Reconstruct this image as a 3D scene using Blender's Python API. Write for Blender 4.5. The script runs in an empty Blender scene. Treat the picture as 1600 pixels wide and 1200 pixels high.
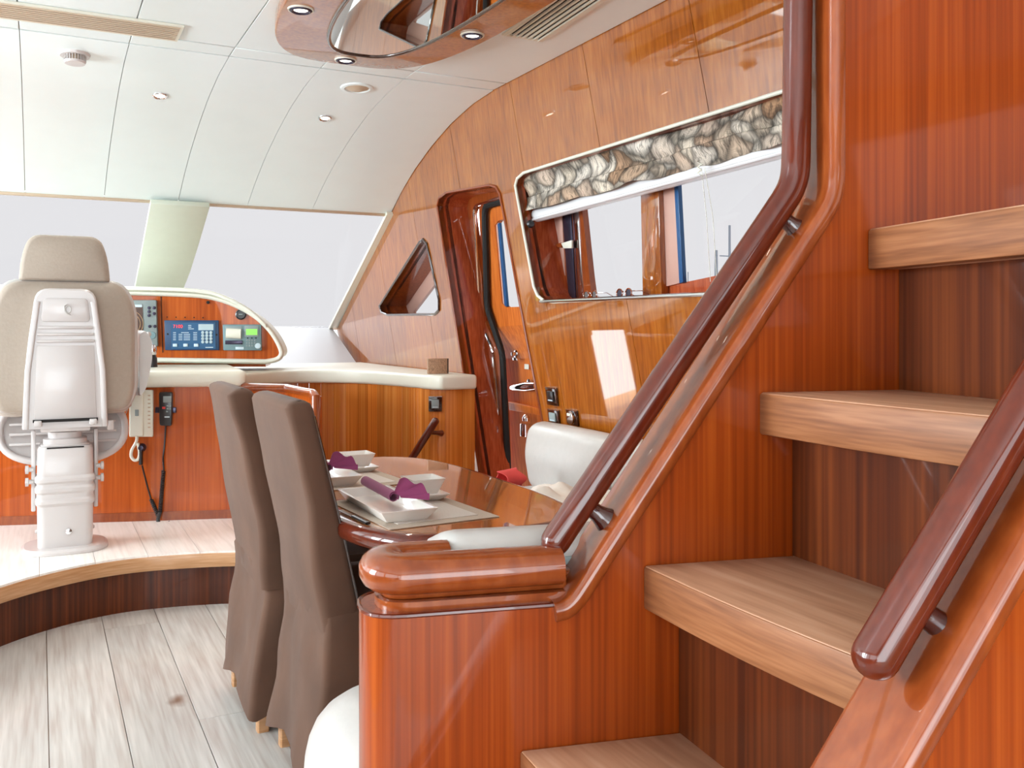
import bpy, bmesh, math, random
from mathutils import Vector, Matrix, noise
from math import sin, cos, tan, pi, radians, atan2, hypot

random.seed(7)
V = Vector
SC = bpy.context.scene
COL = SC.collection

# ------------------------------------------------------------------ camera
TH = radians(27.0); FPX = 1450.0; HY = 510.0; EYE = V((0, 0, 1.25))
cam_d = bpy.data.cameras.new('camera'); cam = bpy.data.objects.new('camera', cam_d); COL.objects.link(cam)
cam.location = EYE; cam.rotation_euler = (pi / 2, 0, -TH)
cam_d.sensor_fit = 'HORIZONTAL'; cam_d.sensor_width = 36; cam_d.lens = 36 * FPX / 1600
cam_d.shift_y = -(600 - HY) / 1600
cam_d.clip_start = 0.05; cam_d.clip_end = 500
SC.camera = cam

# ------------------------------------------------------------------ world, lights, exposure
world = bpy.data.worlds.new('overcast_sky'); SC.world = world; world.use_nodes = True
bg = world.node_tree.nodes['Background']
bg.inputs[0].default_value = (0.88, 0.96, 1.0, 1); bg.inputs[1].default_value = 4.4
SC.view_settings.view_transform = 'Standard'; SC.view_settings.look = 'None'
SC.view_settings.gamma = 1; SC.view_settings.exposure = 0.09
SC.view_settings.use_curve_mapping = False
SC.cycles.use_denoising = True
SC.cycles.max_bounces = 10; SC.cycles.diffuse_bounces = 6; SC.cycles.glossy_bounces = 5
SC.cycles.transparent_max_bounces = 12; SC.cycles.sample_clamp_indirect = 6
SC.cycles.caustics_reflective = False; SC.cycles.caustics_refractive = False

def area_light(name, loc, size, size_y, power, direction, col=(1, 1, 1), spread=pi):
    l = bpy.data.lights.new(name, 'AREA'); l.shape = 'RECTANGLE'; l.size = size; l.size_y = size_y
    l.energy = power; l.color = col; l.spread = spread
    o = bpy.data.objects.new(name, l); COL.objects.link(o); o.location = loc
    o.rotation_euler = V(direction).to_track_quat('-Z', 'Y').to_euler(); return o
# fill lamps added out of view to port, above the bow and aft
area_light('port_low_fill', (-6.5, 3.2, 0.1), 2.6, 9.0, 1650, (1, 0.0, 0.33), (0.80, 0.94, 1.0))  # added lamp beyond the port windows, aimed up to brighten the ceiling
area_light('port_high_fill', (-7.0, 4.8, 3.9), 3.0, 10.0, 1900, (1, 0.0, -0.5), (0.86, 0.95, 1.0))  # added lamp high to port, brightening platform, floor and chair backs
area_light('bow_fill', (-0.2, 9.0, 4.0), 6.0, 3.0, 1700, (0, -0.75, -1), (0.84, 0.95, 1.0))  # added lamp above the windscreen, out of view, brightening platform and dash
area_light('aft_fill', (-0.8, -2.95, 0.95), 2.6, 1.7, 52, (0.1, 1, 0.5), (0.86, 0.95, 1.0))  # added fill at the aft opening, lifting half wall and ceiling

# ------------------------------------------------------------------ view geometry helpers (photo pixel -> point on a real plane)
Fw = V((sin(TH), cos(TH), 0)); Rt = V((cos(TH), -sin(TH), 0)); Up = V((0, 0, 1))
def cw(x, d, z=0.0): return V((0, 0, z)) + Rt * x + Fw * d
def ray(px, py): return Fw + Rt * ((px - 800) / FPX) + Up * ((HY - py) / FPX)
def at(px, py, d): return EYE + ray(px, py) * d
def hitp(px, py, p0, n):
    r = ray(px, py); t = (p0 - EYE).dot(n) / r.dot(n); return EYE + r * t
def hitz(px, py, z): return hitp(px, py, V((0, 0, z)), Up)
WN = V((1, 0, 0.12))
def wallx(z, off=0.0): return 2.3 - 0.12 * z + off
def wp(px, py, off=0.0): return hitp(px, py, V((2.3 + off, 0, 0)), WN)
# stair side plane: s runs up the stair, w towards the camera
BETA = radians(14)
SU = (Rt * cos(BETA) + Fw * sin(BETA)); SN = (Rt * sin(BETA) - Fw * cos(BETA))
S0 = cw(0.178, 1.25)
def sp(px, py, w=0.0): return hitp(px, py, S0 + SN * w, SN)
def sw(s, w, z=0.0): return S0 + SU * s + SN * w + Up * z
# console front plane
CU = V((0.951, -0.309, 0)); CN = V((-0.309, -0.951, 0)); C0 = V((0.89, 5.0, 0))
def cp(px, py, off=0.0): return hitp(px, py, C0 + CN * off, CN)
def ceil_z(y):
    pts = [(4.14, 2.42), (4.4, 2.405), (4.7, 2.36), (5.0, 2.29), (5.3, 2.20), (5.55, 2.105), (5.8, 1.99)]
    if y <= 4.14: return 2.42
    for (a, b), (c, d) in zip(pts, pts[1:]):
        if y <= c: return b + (d - b) * (y - a) / (c - a)
    return 1.99 - 0.46 * (y - 5.8)
def ceil_hit(px, py):
    r = ray(px, py); t = 1.0
    while t < 9:
        p = EYE + r * t
        if p.z >= ceil_z(p.y): return p
        t += 0.004
    return p
def ceil_n(y):
    dz = (ceil_z(y + .03) - ceil_z(y - .03)) / .06
    return V((0, dz, -1)).normalized()

# ------------------------------------------------------------------ materials
def new_mat(name):
    m = bpy.data.materials.new(name); m.use_nodes = True
    nt = m.node_tree; return m, nt, nt.nodes['Principled BSDF']
def srgb(r, g, b):
    f = lambda c: (c / 255 / 12.92) if c / 255 <= 0.04045 else ((c / 255 + 0.055) / 1.055) ** 2.4
    return (f(r), f(g), f(b), 1)
def plain(name, rgb, rough=0.5, metal=0.0, coat=0.0, coat_r=0.03, sheen=0.0, var=0.0, scale=20, bump=0.0):
    m, nt, b = new_mat(name)
    b.inputs['Base Color'].default_value = srgb(*rgb); b.inputs['Roughness'].default_value = rough
    b.inputs['Metallic'].default_value = metal; b.inputs['Coat Weight'].default_value = coat
    b.inputs['Coat Roughness'].default_value = coat_r; b.inputs['Sheen Weight'].default_value = sheen
    N = nt.nodes; L = nt.links
    tc = N.new('ShaderNodeNewGeometry'); nz = N.new('ShaderNodeTexNoise'); nz.inputs['Scale'].default_value = scale
    nz.inputs['Detail'].default_value = 4
    L.new(tc.outputs['Position'], nz.inputs['Vector'])
    if var:
        mx = N.new('ShaderNodeMix'); mx.data_type = 'RGBA'; mx.blend_type = 'MULTIPLY'; mx.inputs[0].default_value = 1
        rp = N.new('ShaderNodeMapRange'); rp.inputs[1].default_value = .25; rp.inputs[2].default_value = .75
        rp.inputs[3].default_value = 1 - var; rp.inputs[4].default_value = 1 + var * .6
        L.new(nz.outputs[0], rp.inputs[0]); L.new(rp.outputs[0], mx.inputs[7]); mx.inputs[6].default_value = srgb(*rgb)
        L.new(mx.outputs[2], b.inputs['Base Color'])
    if bump:
        bp = N.new('ShaderNodeBump'); bp.inputs['Strength'].default_value = bump; bp.inputs['Distance'].default_value = .004
        L.new(nz.outputs[0], bp.inputs['Height']); L.new(bp.outputs[0], b.inputs['Normal'])
    return m
def wood(name, c1, c2, c3, stretch=(30, 30, 1.2), rot=(0, 0, 0), rough=0.35, coat=1.0, coat_r=0.03, band=None, figure=0.0, ior=1.5,
         per_object=0.0, knots=False, fine=1.0):
    """straight grained veneer; stretch: scale of noise per axis, small along the grain"""
    m, nt, b = new_mat(name); N = nt.nodes; L = nt.links
    b.inputs['Roughness'].default_value = rough; b.inputs['Coat Weight'].default_value = coat; b.inputs['Specular IOR Level'].default_value = .15 if coat >= .2 else .4
    b.inputs['Coat Roughness'].default_value = coat_r; b.inputs['Coat IOR'].default_value = ior
    g = N.new('ShaderNodeNewGeometry')
    vec = g.outputs['Position']
    if any(rot):
        vr = N.new('ShaderNodeVectorRotate'); vr.rotation_type = 'EULER_XYZ'; vr.inputs['Rotation'].default_value = rot
        L.new(vec, vr.inputs['Vector']); vec = vr.outputs[0]
    oi = N.new('ShaderNodeObjectInfo')
    if per_object:
        cb = N.new('ShaderNodeVectorMath'); cb.operation = 'MULTIPLY_ADD'
        L.new(oi.outputs['Random'], cb.inputs[0]); cb.inputs[1].default_value = (7, 9, 5); L.new(vec, cb.inputs[2]); vec = cb.outputs[0]
    mp = N.new('ShaderNodeVectorMath'); mp.operation = 'MULTIPLY'; mp.inputs[1].default_value = stretch
    L.new(vec, mp.inputs[0])
    n1 = N.new('ShaderNodeTexNoise'); n1.inputs['Scale'].default_value = 1.0; n1.inputs['Detail'].default_value = 3
    n1.inputs['Distortion'].default_value = figure
    L.new(mp.outputs[0], n1.inputs['Vector'])
    mp2 = N.new('ShaderNodeVectorMath'); mp2.operation = 'MULTIPLY'; mp2.inputs[1].default_value = tuple(s * (7 if s > 6 else 3) * fine for s in stretch)
    L.new(vec, mp2.inputs[0])
    n2 = N.new('ShaderNodeTexNoise'); n2.inputs['Scale'].default_value = 1.0; n2.inputs['Detail'].default_value = 2
    L.new(mp2.outputs[0], n2.inputs['Vector'])
    ad = N.new('ShaderNodeMath'); ad.operation = 'MULTIPLY_ADD'; ad.inputs[1].default_value = 0.62
    L.new(n2.outputs[0], ad.inputs[0]); 
    sc = N.new('ShaderNodeMath'); sc.operation = 'MULTIPLY'; sc.inputs[1].default_value = 0.40
    L.new(n1.outputs[0], sc.inputs[0]); L.new(sc.outputs[0], ad.inputs[2])
    fac = ad.outputs[0]
    rp = N.new('ShaderNodeValToRGB'); e = rp.color_ramp.elements
    e[0].position = .36; e[0].color = srgb(*c1); e[1].position = .68; e[1].color = srgb(*c3)
    k = e.new(.52); k.color = srgb(*c2)
    L.new(fac, rp.inputs[0]); colr = rp.outputs[0]
    if knots:
        vo = N.new('ShaderNodeTexVoronoi'); vo.inputs['Scale'].default_value = 1.0
        mv = N.new('ShaderNodeVectorMath'); mv.operation = 'MULTIPLY'; mv.inputs[1].default_value = (4.5, 1.6, 4.5)
        nn = N.new('ShaderNodeTexNoise'); nn.inputs['Scale'].default_value = 6
        L.new(vec, nn.inputs['Vector'])
        av = N.new('ShaderNodeVectorMath'); av.operation = 'MULTIPLY_ADD'; av.inputs[1].default_value = (.1, .1, .1)
        L.new(nn.outputs[1], av.inputs[0]); L.new(vec, av.inputs[2]); L.new(av.outputs[0], mv.inputs[0]); L.new(mv.outputs[0], vo.inputs['Vector'])
        mr = N.new('ShaderNodeMapRange'); mr.inputs[1].default_value = .03; mr.inputs[2].default_value = .14
        L.new(vo.outputs['Distance'], mr.inputs[0])
        mk = N.new('ShaderNodeMix'); mk.data_type = 'RGBA'
        mk.inputs[6].default_value = srgb(118, 84, 62); L.new(mr.outputs[0], mk.inputs[0]); L.new(colr, mk.inputs[7]); colr = mk.outputs[2]
    if per_object:
        hs = N.new('ShaderNodeHueSaturation'); mr2 = N.new('ShaderNodeMapRange')
        mr2.inputs[3].default_value = 1 - per_object; mr2.inputs[4].default_value = 1 + per_object
        L.new(oi.outputs['Random'], mr2.inputs[0]); L.new(mr2.outputs[0], hs.inputs['Value']); L.new(colr, hs.inputs['Color']); colr = hs.outputs[0]
    L.new(colr, b.inputs['Base Color'])
    return m
def emit(name, rgb, s):
    m, nt, b = new_mat(name); b.inputs['Base Color'].default_value = srgb(*rgb)
    b.inputs['Emission Color'].default_value = srgb(*rgb); b.inputs['Emission Strength'].default_value = s; return m
def glass(name, tint, refl=0.06):
    m = bpy.data.materials.new(name); m.use_nodes = True; nt = m.node_tree; nt.nodes.clear()
    o = nt.nodes.new('ShaderNodeOutputMaterial'); t = nt.nodes.new('ShaderNodeBsdfTransparent'); g = nt.nodes.new('ShaderNodeBsdfGlossy')
    mx = nt.nodes.new('ShaderNodeMixShader'); t.inputs[0].default_value = (*tint, 1); g.inputs['Roughness'].default_value = .01
    g.inputs[0].default_value = (.8, .8, .8, 1); mx.inputs[0].default_value = refl
    nt.links.new(t.outputs[0], mx.inputs[1]); nt.links.new(g.outputs[0], mx.inputs[2]); nt.links.new(mx.outputs[0], o.inputs[0]); return m

M = {}
M['veneer'] = wood('gloss_cherry_veneer', (132, 66, 10), (155, 84, 16), (171, 101, 32), (9, 9, .45), figure=.3, ior=2.1)
M['veneer_warm'] = wood('console_cherry_veneer', (152, 64, 12), (174, 80, 20), (188, 94, 32), (10, 10, .6), rough=.4, coat=.6)
M['leafwood'] = wood('door_leaf_veneer', (176, 84, 22), (200, 104, 34), (214, 122, 50), (9, 9, .5), rough=.5, coat=.05, coat_r=.1)
M['stripe'] = wood('striped_veneer', (166, 92, 38), (198, 124, 62), (226, 168, 108), (10, 10, .15), rough=.35, fine=.6)
M['stairpanel'] = wood('stair_cherry_panel', (120, 46, 6), (142, 58, 10), (160, 73, 18), (22, 22, .5), rough=.4, coat=.7, coat_r=.05)
M['riser'] = wood('dark_riser_veneer', (58, 22, 6), (80, 34, 10), (104, 50, 18), (12, 12, .4), rough=.45, coat=.4, coat_r=.05)
M['mahogany'] = wood('varnished_mahogany', (78, 25, 11), (88, 30, 13), (98, 36, 16), (10, 10, 4), rough=.3, coat=1, coat_r=.03)
M['bracketwood'] = plain('dark_bracket_wood', (58, 18, 14), .25, coat=1)
M['gloss_trim'] = wood('varnished_cherry_trim', (124, 55, 20), (136, 64, 26), (150, 76, 34), (8, 8, 4), rough=.3, coat=1, coat_r=.03)
M['reveal'] = wood('red_brown_reveal', (146, 58, 26), (166, 74, 38), (182, 92, 52), (14, 14, 1), rough=.35, coat=1, coat_r=.04)
M['lipping'] = wood('tread_lipping_oak', (112, 66, 36), (134, 84, 50), (152, 100, 64), (3, 3, 26), rough=.5, coat=.15, coat_r=.2, figure=.8)
M['tread'] = wood('oak_tread', (158, 112, 84), (180, 134, 104), (194, 152, 124), (9, 1.6, 9), rot=(0, 0, radians(0)), rough=.55, coat=.1, coat_r=.2, figure=1.2)
M['oak'] = wood('washed_oak_floor', (176, 164, 156), (192, 186, 180), (206, 200, 194), (10, 1.0, 10), rough=.33, coat=.35, coat_r=.12, figure=1.5, per_object=.05, knots=True)
M['oak_lit'] = wood('lit_platform_oak', (226, 220, 214), (240, 236, 230), (246, 242, 238), (10, 1.0, 10), rough=.33, coat=.35, coat_r=.12, figure=1.5, per_object=.03)  # lighter copy of the floor oak, colour standing in for light on the platform
M['oak_edge'] = wood('oak_nosing', (176, 128, 86), (192, 146, 106), (204, 160, 122), (3, 3, 20), rough=.4, coat=.3, coat_r=.1)
M['table'] = wood('table_veneer', (140, 78, 30), (166, 100, 46), (184, 122, 66), (14, 1.0, 14), rough=.2, coat=1, coat_r=.015)
M['leather'] = plain('white_leather', (186, 182, 178), .38, coat=.25, coat_r=.2, var=.03, scale=30, bump=.25)
M['ceiling'] = plain('cream_ceiling_panel', (229, 240, 241), .35, coat=.25, coat_r=.12, var=.015, scale=8)
M['groove'] = plain('ceiling_groove', (150, 130, 112), .7)
M['cream'] = plain('cream_padding', (222, 222, 208), .45, coat=.15, coat_r=.2, var=.02)
M['post'] = plain('windscreen_post_vinyl', (206, 212, 196), .5, var=.02)
M['gel'] = plain('white_gelcoat', (198, 192, 190), .3, coat=.35, coat_r=.03)
M['seatfab'] = plain('beige_helm_upholstery', (160, 146, 132), .65, sheen=.3, var=.05, scale=90, bump=.2)
M['chairfab'] = plain('brown_suede', (90, 62, 46), .9, sheen=.08, var=.22, scale=7, bump=.5)
M['chrome'] = plain('polished_chrome', (225, 225, 228), .12, metal=1)
M['alu'] = plain('dark_window_alloy', (70, 66, 84), .25, metal=.7)
M['black'] = plain('black_plastic', (24, 24, 26), .35, coat=.3)
M['rubber'] = plain('black_rubber_seal', (10, 9, 9), .7)
M['bezel'] = plain('dark_brown_bezel', (52, 28, 18), .15, coat=1)
M['greyplastic'] = plain('grey_instrument_plastic', (138, 150, 150), .5)
M['greyblue'] = plain('grey_blue_instrument_plastic', (112, 138, 142), .5)
M['blue'] = plain('blue_instrument_panel', (34, 84, 124), .45)
M['bluedark'] = plain('dark_blue_instrument_bezel', (24, 60, 96), .4)
M['print'] = plain('pale_print', (196, 214, 222), .6)
M['keypale'] = plain('pale_key', (172, 190, 196), .5)
M['paper'] = plain('paper_roll', (226, 226, 210), .8)
M['lcd'] = emit('green_lcd', (130, 205, 90), .5)
M['red'] = emit('red_digits', (240, 60, 60), 1.0)
M['radar'] = plain('radar_screen_brown', (74, 50, 40), .25)
M['radarring'] = plain('radar_ring', (198, 160, 120), .4)
M['porcelain'] = plain('white_porcelain', (236, 234, 230), .2, coat=.6)
M['purple'] = plain('purple_napkin', (136, 52, 98), .8, sheen=.2)
M['placemat'] = plain('grey_woven_placemat', (182, 166, 150), .8, var=.12, scale=300, bump=.4)
M['placemat2'] = plain('light_placemat_centre', (206, 198, 190), .8, var=.1, scale=300, bump=.4)
M['redcloth'] = plain('red_cloth', (212, 72, 70), .8, var=.1)
M['pinkcloth'] = plain('pale_pink_cloth', (214, 168, 152), .8, var=.08)
M['cardpat'] = plain('mottled_card', (176, 140, 112), .6, var=.5, scale=160)
M['whitecloth'] = plain('white_cloth', (226, 220, 212), .85, var=.05)
M['blind'] = plain('white_blind_plastic', (226, 226, 228), .25, coat=.5)
M['pinkframe'] = plain('pinkish_window_lining', (196, 156, 142), .4, coat=.3)
M['bluefilm'] = plain('blue_glazing_seal', (30, 82, 132), .35)
M['lamp'] = emit('lamp_diffuser', (255, 246, 228), 5.0)
M['mirror'] = plain('ceiling_mirror', (222, 228, 222), .015, metal=1)
M['goldtrim'] = plain('beige_metal_grille', (200, 180, 156), .4, metal=.2)
M['dark'] = plain('dark_gap', (18, 12, 9), .8)
M['mast'] = plain('grey_mast', (150, 160, 172), .5)
M['windscreen'] = glass('tinted_windscreen', (.437, .418, .416), .012)
M['clearglass'] = glass('tinted_side_glass', (.437, .418, .416), .012)

# shell printed fabric
def shell_fabric():
    m, nt, b = new_mat('seashell_print_fabric'); N = nt.nodes; L = nt.links; b.inputs['Roughness'].default_value = .8
    g = N.new('ShaderNodeNewGeometry'); mv = N.new('ShaderNodeVectorMath'); mv.operation = 'MULTIPLY'; mv.inputs[1].default_value = (2, 8.5, 12)
    nn = N.new('ShaderNodeTexNoise'); nn.inputs['Scale'].default_value = 9; nn.inputs['Detail'].default_value = 2
    av = N.new('ShaderNodeVectorMath'); av.operation = 'MULTIPLY_ADD'; av.inputs[1].default_value = (.05, .07, .07)
    L.new(g.outputs['Position'], nn.inputs['Vector']); L.new(nn.outputs[1], av.inputs[0]); L.new(g.outputs['Position'], av.inputs[2]); L.new(av.outputs[0], mv.inputs[0])
    vo = N.new('ShaderNodeTexVoronoi'); vo.inputs['Scale'].default_value = 1; L.new(mv.outputs[0], vo.inputs['Vector'])
    ve = N.new('ShaderNodeTexVoronoi'); ve.feature = 'DISTANCE_TO_EDGE'; ve.inputs['Scale'].default_value = 1; L.new(mv.outputs[0], ve.inputs['Vector'])
    # rib rings around each shell centre
    ml = N.new('ShaderNodeMath'); ml.operation = 'MULTIPLY'; ml.inputs[1].default_value = 85; L.new(vo.outputs['Distance'], ml.inputs[0])
    sn = N.new('ShaderNodeMath'); sn.operation = 'SINE'; L.new(ml.outputs[0], sn.inputs[0])
    r1 = N.new('ShaderNodeMapRange'); r1.inputs[1].default_value = -1; r1.inputs[2].default_value = 1; r1.inputs[3].default_value = .80; r1.inputs[4].default_value = 1.03
    L.new(sn.outputs[0], r1.inputs[0])
    rp = N.new('ShaderNodeValToRGB'); e = rp.color_ramp.elements; rp.color_ramp.interpolation = 'LINEAR'
    e[0].position = 0; e[0].color = srgb(232, 224, 212); e[1].position = 1; e[1].color = srgb(120, 76, 50)
    a = e.new(.4); a.color = srgb(222, 208, 188); a = e.new(.62); a.color = srgb(178, 136, 100); a = e.new(.8); a.color = srgb(224, 214, 200)
    L.new(vo.outputs['Color'], rp.inputs[0])
    m1 = N.new('ShaderNodeMix'); m1.data_type = 'RGBA'; m1.blend_type = 'MULTIPLY'; m1.inputs[0].default_value = .8
    L.new(rp.outputs[0], m1.inputs[6]); L.new(r1.outputs[0], m1.inputs[7])
    r2 = N.new('ShaderNodeMapRange'); r2.inputs[1].default_value = 0; r2.inputs[2].default_value = .16; r2.inputs[3].default_value = .30; r2.inputs[4].default_value = 1
    L.new(ve.outputs['Distance'], r2.inputs[0])
    m2 = N.new('ShaderNodeMix'); m2.data_type = 'RGBA'; m2.blend_type = 'MULTIPLY'; m2.inputs[0].default_value = 1
    ms = N.new('ShaderNodeVectorMath'); ms.operation = 'MULTIPLY'; ms.inputs[1].default_value = (10, 70, 22); L.new(av.outputs[0], ms.inputs[0])
    ns_ = N.new('ShaderNodeTexNoise'); ns_.inputs['Scale'].default_value = 1; ns_.inputs['Detail'].default_value = 3; ns_.inputs['Distortion'].default_value = 1.2; L.new(ms.outputs[0], ns_.inputs['Vector'])
    r3 = N.new('ShaderNodeMapRange'); r3.inputs[1].default_value = .36; r3.inputs[2].default_value = .54; r3.inputs[3].default_value = .42; r3.inputs[4].default_value = 1.08; L.new(ns_.outputs[0], r3.inputs[0])
    r4 = N.new('ShaderNodeMapRange'); r4.inputs[1].default_value = .0; r4.inputs[2].default_value = .75; r4.inputs[3].default_value = 1.1; r4.inputs[4].default_value = .55; L.new(vo.outputs['Distance'], r4.inputs[0])
    mm_ = N.new('ShaderNodeMath'); mm_.operation = 'MULTIPLY'; L.new(r3.outputs[0], mm_.inputs[0]); L.new(r4.outputs[0], mm_.inputs[1])
    mm2 = N.new('ShaderNodeMath'); mm2.operation = 'MULTIPLY'; L.new(mm_.outputs[0], mm2.inputs[0]); L.new(r2.outputs[0], mm2.inputs[1])
    L.new(m1.outputs[2], m2.inputs[6]); L.new(mm2.outputs[0], m2.inputs[7]); L.new(m2.outputs[2], b.inputs['Base Color'])
    return m
M['shell'] = shell_fabric()

# ------------------------------------------------------------------ object helpers
WO = {}
def tag(o, label=None, cat=None, group=None, kind=None):
    if label: o['label'] = label
    if cat: o['category'] = cat
    if group: o['group'] = group
    if kind: o['kind'] = kind
    return o
def empty(name, loc, label=None, cat=None, group=None, kind=None, parent=None):
    o = bpy.data.objects.new(name, None); COL.objects.link(o); loc = V(loc)
    o.empty_display_size = .1
    if parent: o.parent = parent; o.location = loc - WO[parent.name]
    else: o.location = loc
    WO[o.name] = loc.copy(); return tag(o, label, cat, group, kind)
def from_bm(name, bm, mat, parent=None, smooth=True, angle=38, base=False):
    bmesh.ops.recalc_face_normals(bm, faces=bm.faces)
    xs = [v.co for v in bm.verts]
    lo = V([min(c[i] for c in xs) for i in range(3)]); hi = V([max(c[i] for c in xs) for i in range(3)])
    org = (lo + hi) / 2
    if parent is None or base: org.z = lo.z
    for v in bm.verts: v.co -= org
    if smooth:
        for f in bm.faces: f.smooth = True
        for e in bm.edges:
            if len(e.link_faces) == 2 and e.calc_face_angle(0) > radians(angle): e.smooth = False
    me = bpy.data.meshes.new(name); bm.to_mesh(me); bm.free()
    mats = mat if isinstance(mat, (list, tuple)) else [mat]
    for mm in mats: me.materials.append(mm)
    o = bpy.data.objects.new(name, me); COL.objects.link(o)
    if parent: o.parent = parent; o.location = org - WO[parent.name]
    else: o.location = org
    WO[o.name] = org.copy(); return o
def bevel(bm, w, seg=2, ang=30):
    if w <= 0: return
    es = [e for e in bm.edges if len(e.link_faces) == 2 and e.calc_face_angle(0) > radians(ang)]
    bmesh.ops.bevel(bm, geom=es, offset=w, segments=seg, profile=.5, affect='EDGES', clamp_overlap=True)
def a_prism(bm, pts, ext):
    pts = [V(p) for p in pts]; ext = V(ext)
    a = [bm.verts.new(p) for p in pts]; b = [bm.verts.new(p + ext) for p in pts]; n = len(pts)
    bm.faces.new(a); bm.faces.new(b[::-1])
    for i in range(n): bm.faces.new((a[i], b[i], b[(i + 1) % n], a[(i + 1) % n]))
def prism(name, pts, ext, mat, parent=None, bev=0, seg=2, **k):
    bm = bmesh.new(); a_prism(bm, pts, ext); bmesh.ops.recalc_face_normals(bm, faces=bm.faces); bevel(bm, bev, seg); return from_bm(name, bm, mat, parent, **k)
def a_box(bm, c, s, ax=None):
    ax = ax or (V((1, 0, 0)), V((0, 1, 0)), V((0, 0, 1))); c = V(c)
    p = [c - ax[0] * s[0] / 2 * i - ax[1] * s[1] / 2 * j - ax[2] * s[2] / 2 for i, j in ((1, 1), (-1, 1), (-1, -1), (1, -1))]
    a_prism(bm, p, ax[2] * s[2])
def box(name, c, s, mat, parent=None, bev=0.0, seg=2, ax=None, **k):
    bm = bmesh.new(); a_box(bm, c, s, ax); bmesh.ops.recalc_face_normals(bm, faces=bm.faces); bevel(bm, bev, seg); return from_bm(name, bm, mat, parent, **k)
def circle2(r, n=16, sq=1.0, rx=None):
    out = []
    for i in range(n):
        a = 2 * pi * (i + .5) / n; c, s = cos(a), sin(a)
        out.append((math.copysign(abs(c) ** sq, c) * (rx or r), math.copysign(abs(s) ** sq, s) * r))
    return out
def a_sweep(bm, path, prof, up=V((0, 0, 1)), closed=False, caps=True, scale=None):
    """sweep 2D profile (side, up) along path, mitred; up fixes the roll"""
    P = [V(p) for p in path]; n = len(P); rings = []
    for i in range(n):
        if closed: a, c = P[i - 1], P[(i + 1) % n]
        else: a, c = P[max(i - 1, 0)], P[min(i + 1, n - 1)]
        d1 = (P[i] - a); d2 = (c - P[i])
        d1 = d1.normalized() if d1.length > 1e-9 else d2.normalized(); d2 = d2.normalized() if d2.length > 1e-9 else d1
        t = (d1 + d2).normalized(); u0 = up(i) if callable(up) else up
        s = t.cross(u0)
        if s.length < 1e-5: s = t.cross(V((1, 0, 0)))
        s.normalize(); u = s.cross(t).normalized()
        bis = (d2 - d1)
        k = 1 / max(t.dot(d1), .35); k2 = scale[i] if scale else 1
        vs = []
        for x, y in prof:
            off = s * x + u * y
            if bis.length > 1e-4:
                bn = bis.normalized(); off = off + bn * off.dot(bn) * (k - 1)
            vs.append(bm.verts.new(P[i] + off * k2))
        rings.append(vs)
    m = len(prof)
    rng = range(n) if closed else range(n - 1)
    for i in rng:
        r1, r2 = rings[i], rings[(i + 1) % n]
        for j in range(m): bm.faces.new((r1[j], r1[(j + 1) % m], r2[(j + 1) % m], r2[j]))
    if not closed and caps:
        bm.faces.new(rings[0][::-1]); bm.faces.new(rings[-1])
def sweep(name, path, prof, mat, parent=None, up=V((0, 0, 1)), closed=False, scale=None, **k):
    bm = bmesh.new(); a_sweep(bm, path, prof, up, closed, True, scale); return from_bm(name, bm, mat, parent, **k)
def tube(name, path, r, mat, parent=None, n=12, closed=False, up=V((0.13, 0.21, 0.97)), **k):
    return sweep(name, path, circle2(r, n), mat, parent, up, closed, **k)
def a_lathe(bm, prof, c, axis=V((0, 0, 1)), n=24):
    """prof: (r, h) list along axis from point c"""
    axis = V(axis).normalized(); q = axis.to_track_quat('Z', 'Y'); c = V(c); rings = []
    for r, h in prof:
        if r < 1e-6: rings.append([bm.verts.new(c + axis * h)])
        else: rings.append([bm.verts.new(c + q @ V((r * cos(2 * pi * i / n), r * sin(2 * pi * i / n), h))) for i in range(n)])
    for a, b in zip(rings, rings[1:]):
        for i in range(n):
            j = (i + 1) % n
            if len(a) == 1 and len(b) == 1: continue
            if len(a) == 1: bm.faces.new((a[0], b[i], b[j]))
            elif len(b) == 1: bm.faces.new((a[i], a[j], b[0]))
            else: bm.faces.new((a[i], a[j], b[j], b[i]))
    if len(rings[0]) > 1: bm.faces.new(rings[0][::-1])
    if len(rings[-1]) > 1: bm.faces.new(rings[-1])
def lathe(name, prof, c, mat, parent=None, axis=V((0, 0, 1)), n=24, **k):
    bm = bmesh.new(); a_lathe(bm, prof, c, axis, n); return from_bm(name, bm, mat, parent, **k)
def rounded(pts, r, n=5, radii=None):
    """round the corners of a planar 3D polygon"""
    P = [V(p) for p in pts]; out = []; m = len(P)
    for i in range(m):
        rr = radii[i] if radii else r
        a, b, c = P[i - 1], P[i], P[(i + 1) % m]; d1 = (a - b); d2 = (c - b)
        t = min(rr, d1.length * .48, d2.length * .48)
        if t < 1e-5: out.append(b); continue
        p1 = b + d1.normalized() * t; p2 = b + d2.normalized() * t
        for j in range(n + 1):
            u = j / n; out.append(p1 * (1 - u) ** 2 + b * 2 * u * (1 - u) + p2 * u * u)
    return out
def smooth_path(pts, n=6, closed=False):
    P = [V(p) for p in pts]; out = []; m = len(P)
    for i in range(m if closed else m - 1):
        p0 = P[i - 1] if (closed or i > 0) else P[0]; p1 = P[i]; p2 = P[(i + 1) % m]
        p3 = P[(i + 2) % m] if closed else P[min(i + 2, m - 1)]
        for j in range(n):
            t = j / n
            out.append(.5 * ((2 * p1) + (p2 - p0) * t + (2 * p0 - 5 * p1 + 4 * p2 - p3) * t * t + (3 * p1 - p0 - 3 * p2 + p3) * t ** 3))
    if not closed: out.append(P[-1])
    return out
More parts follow.
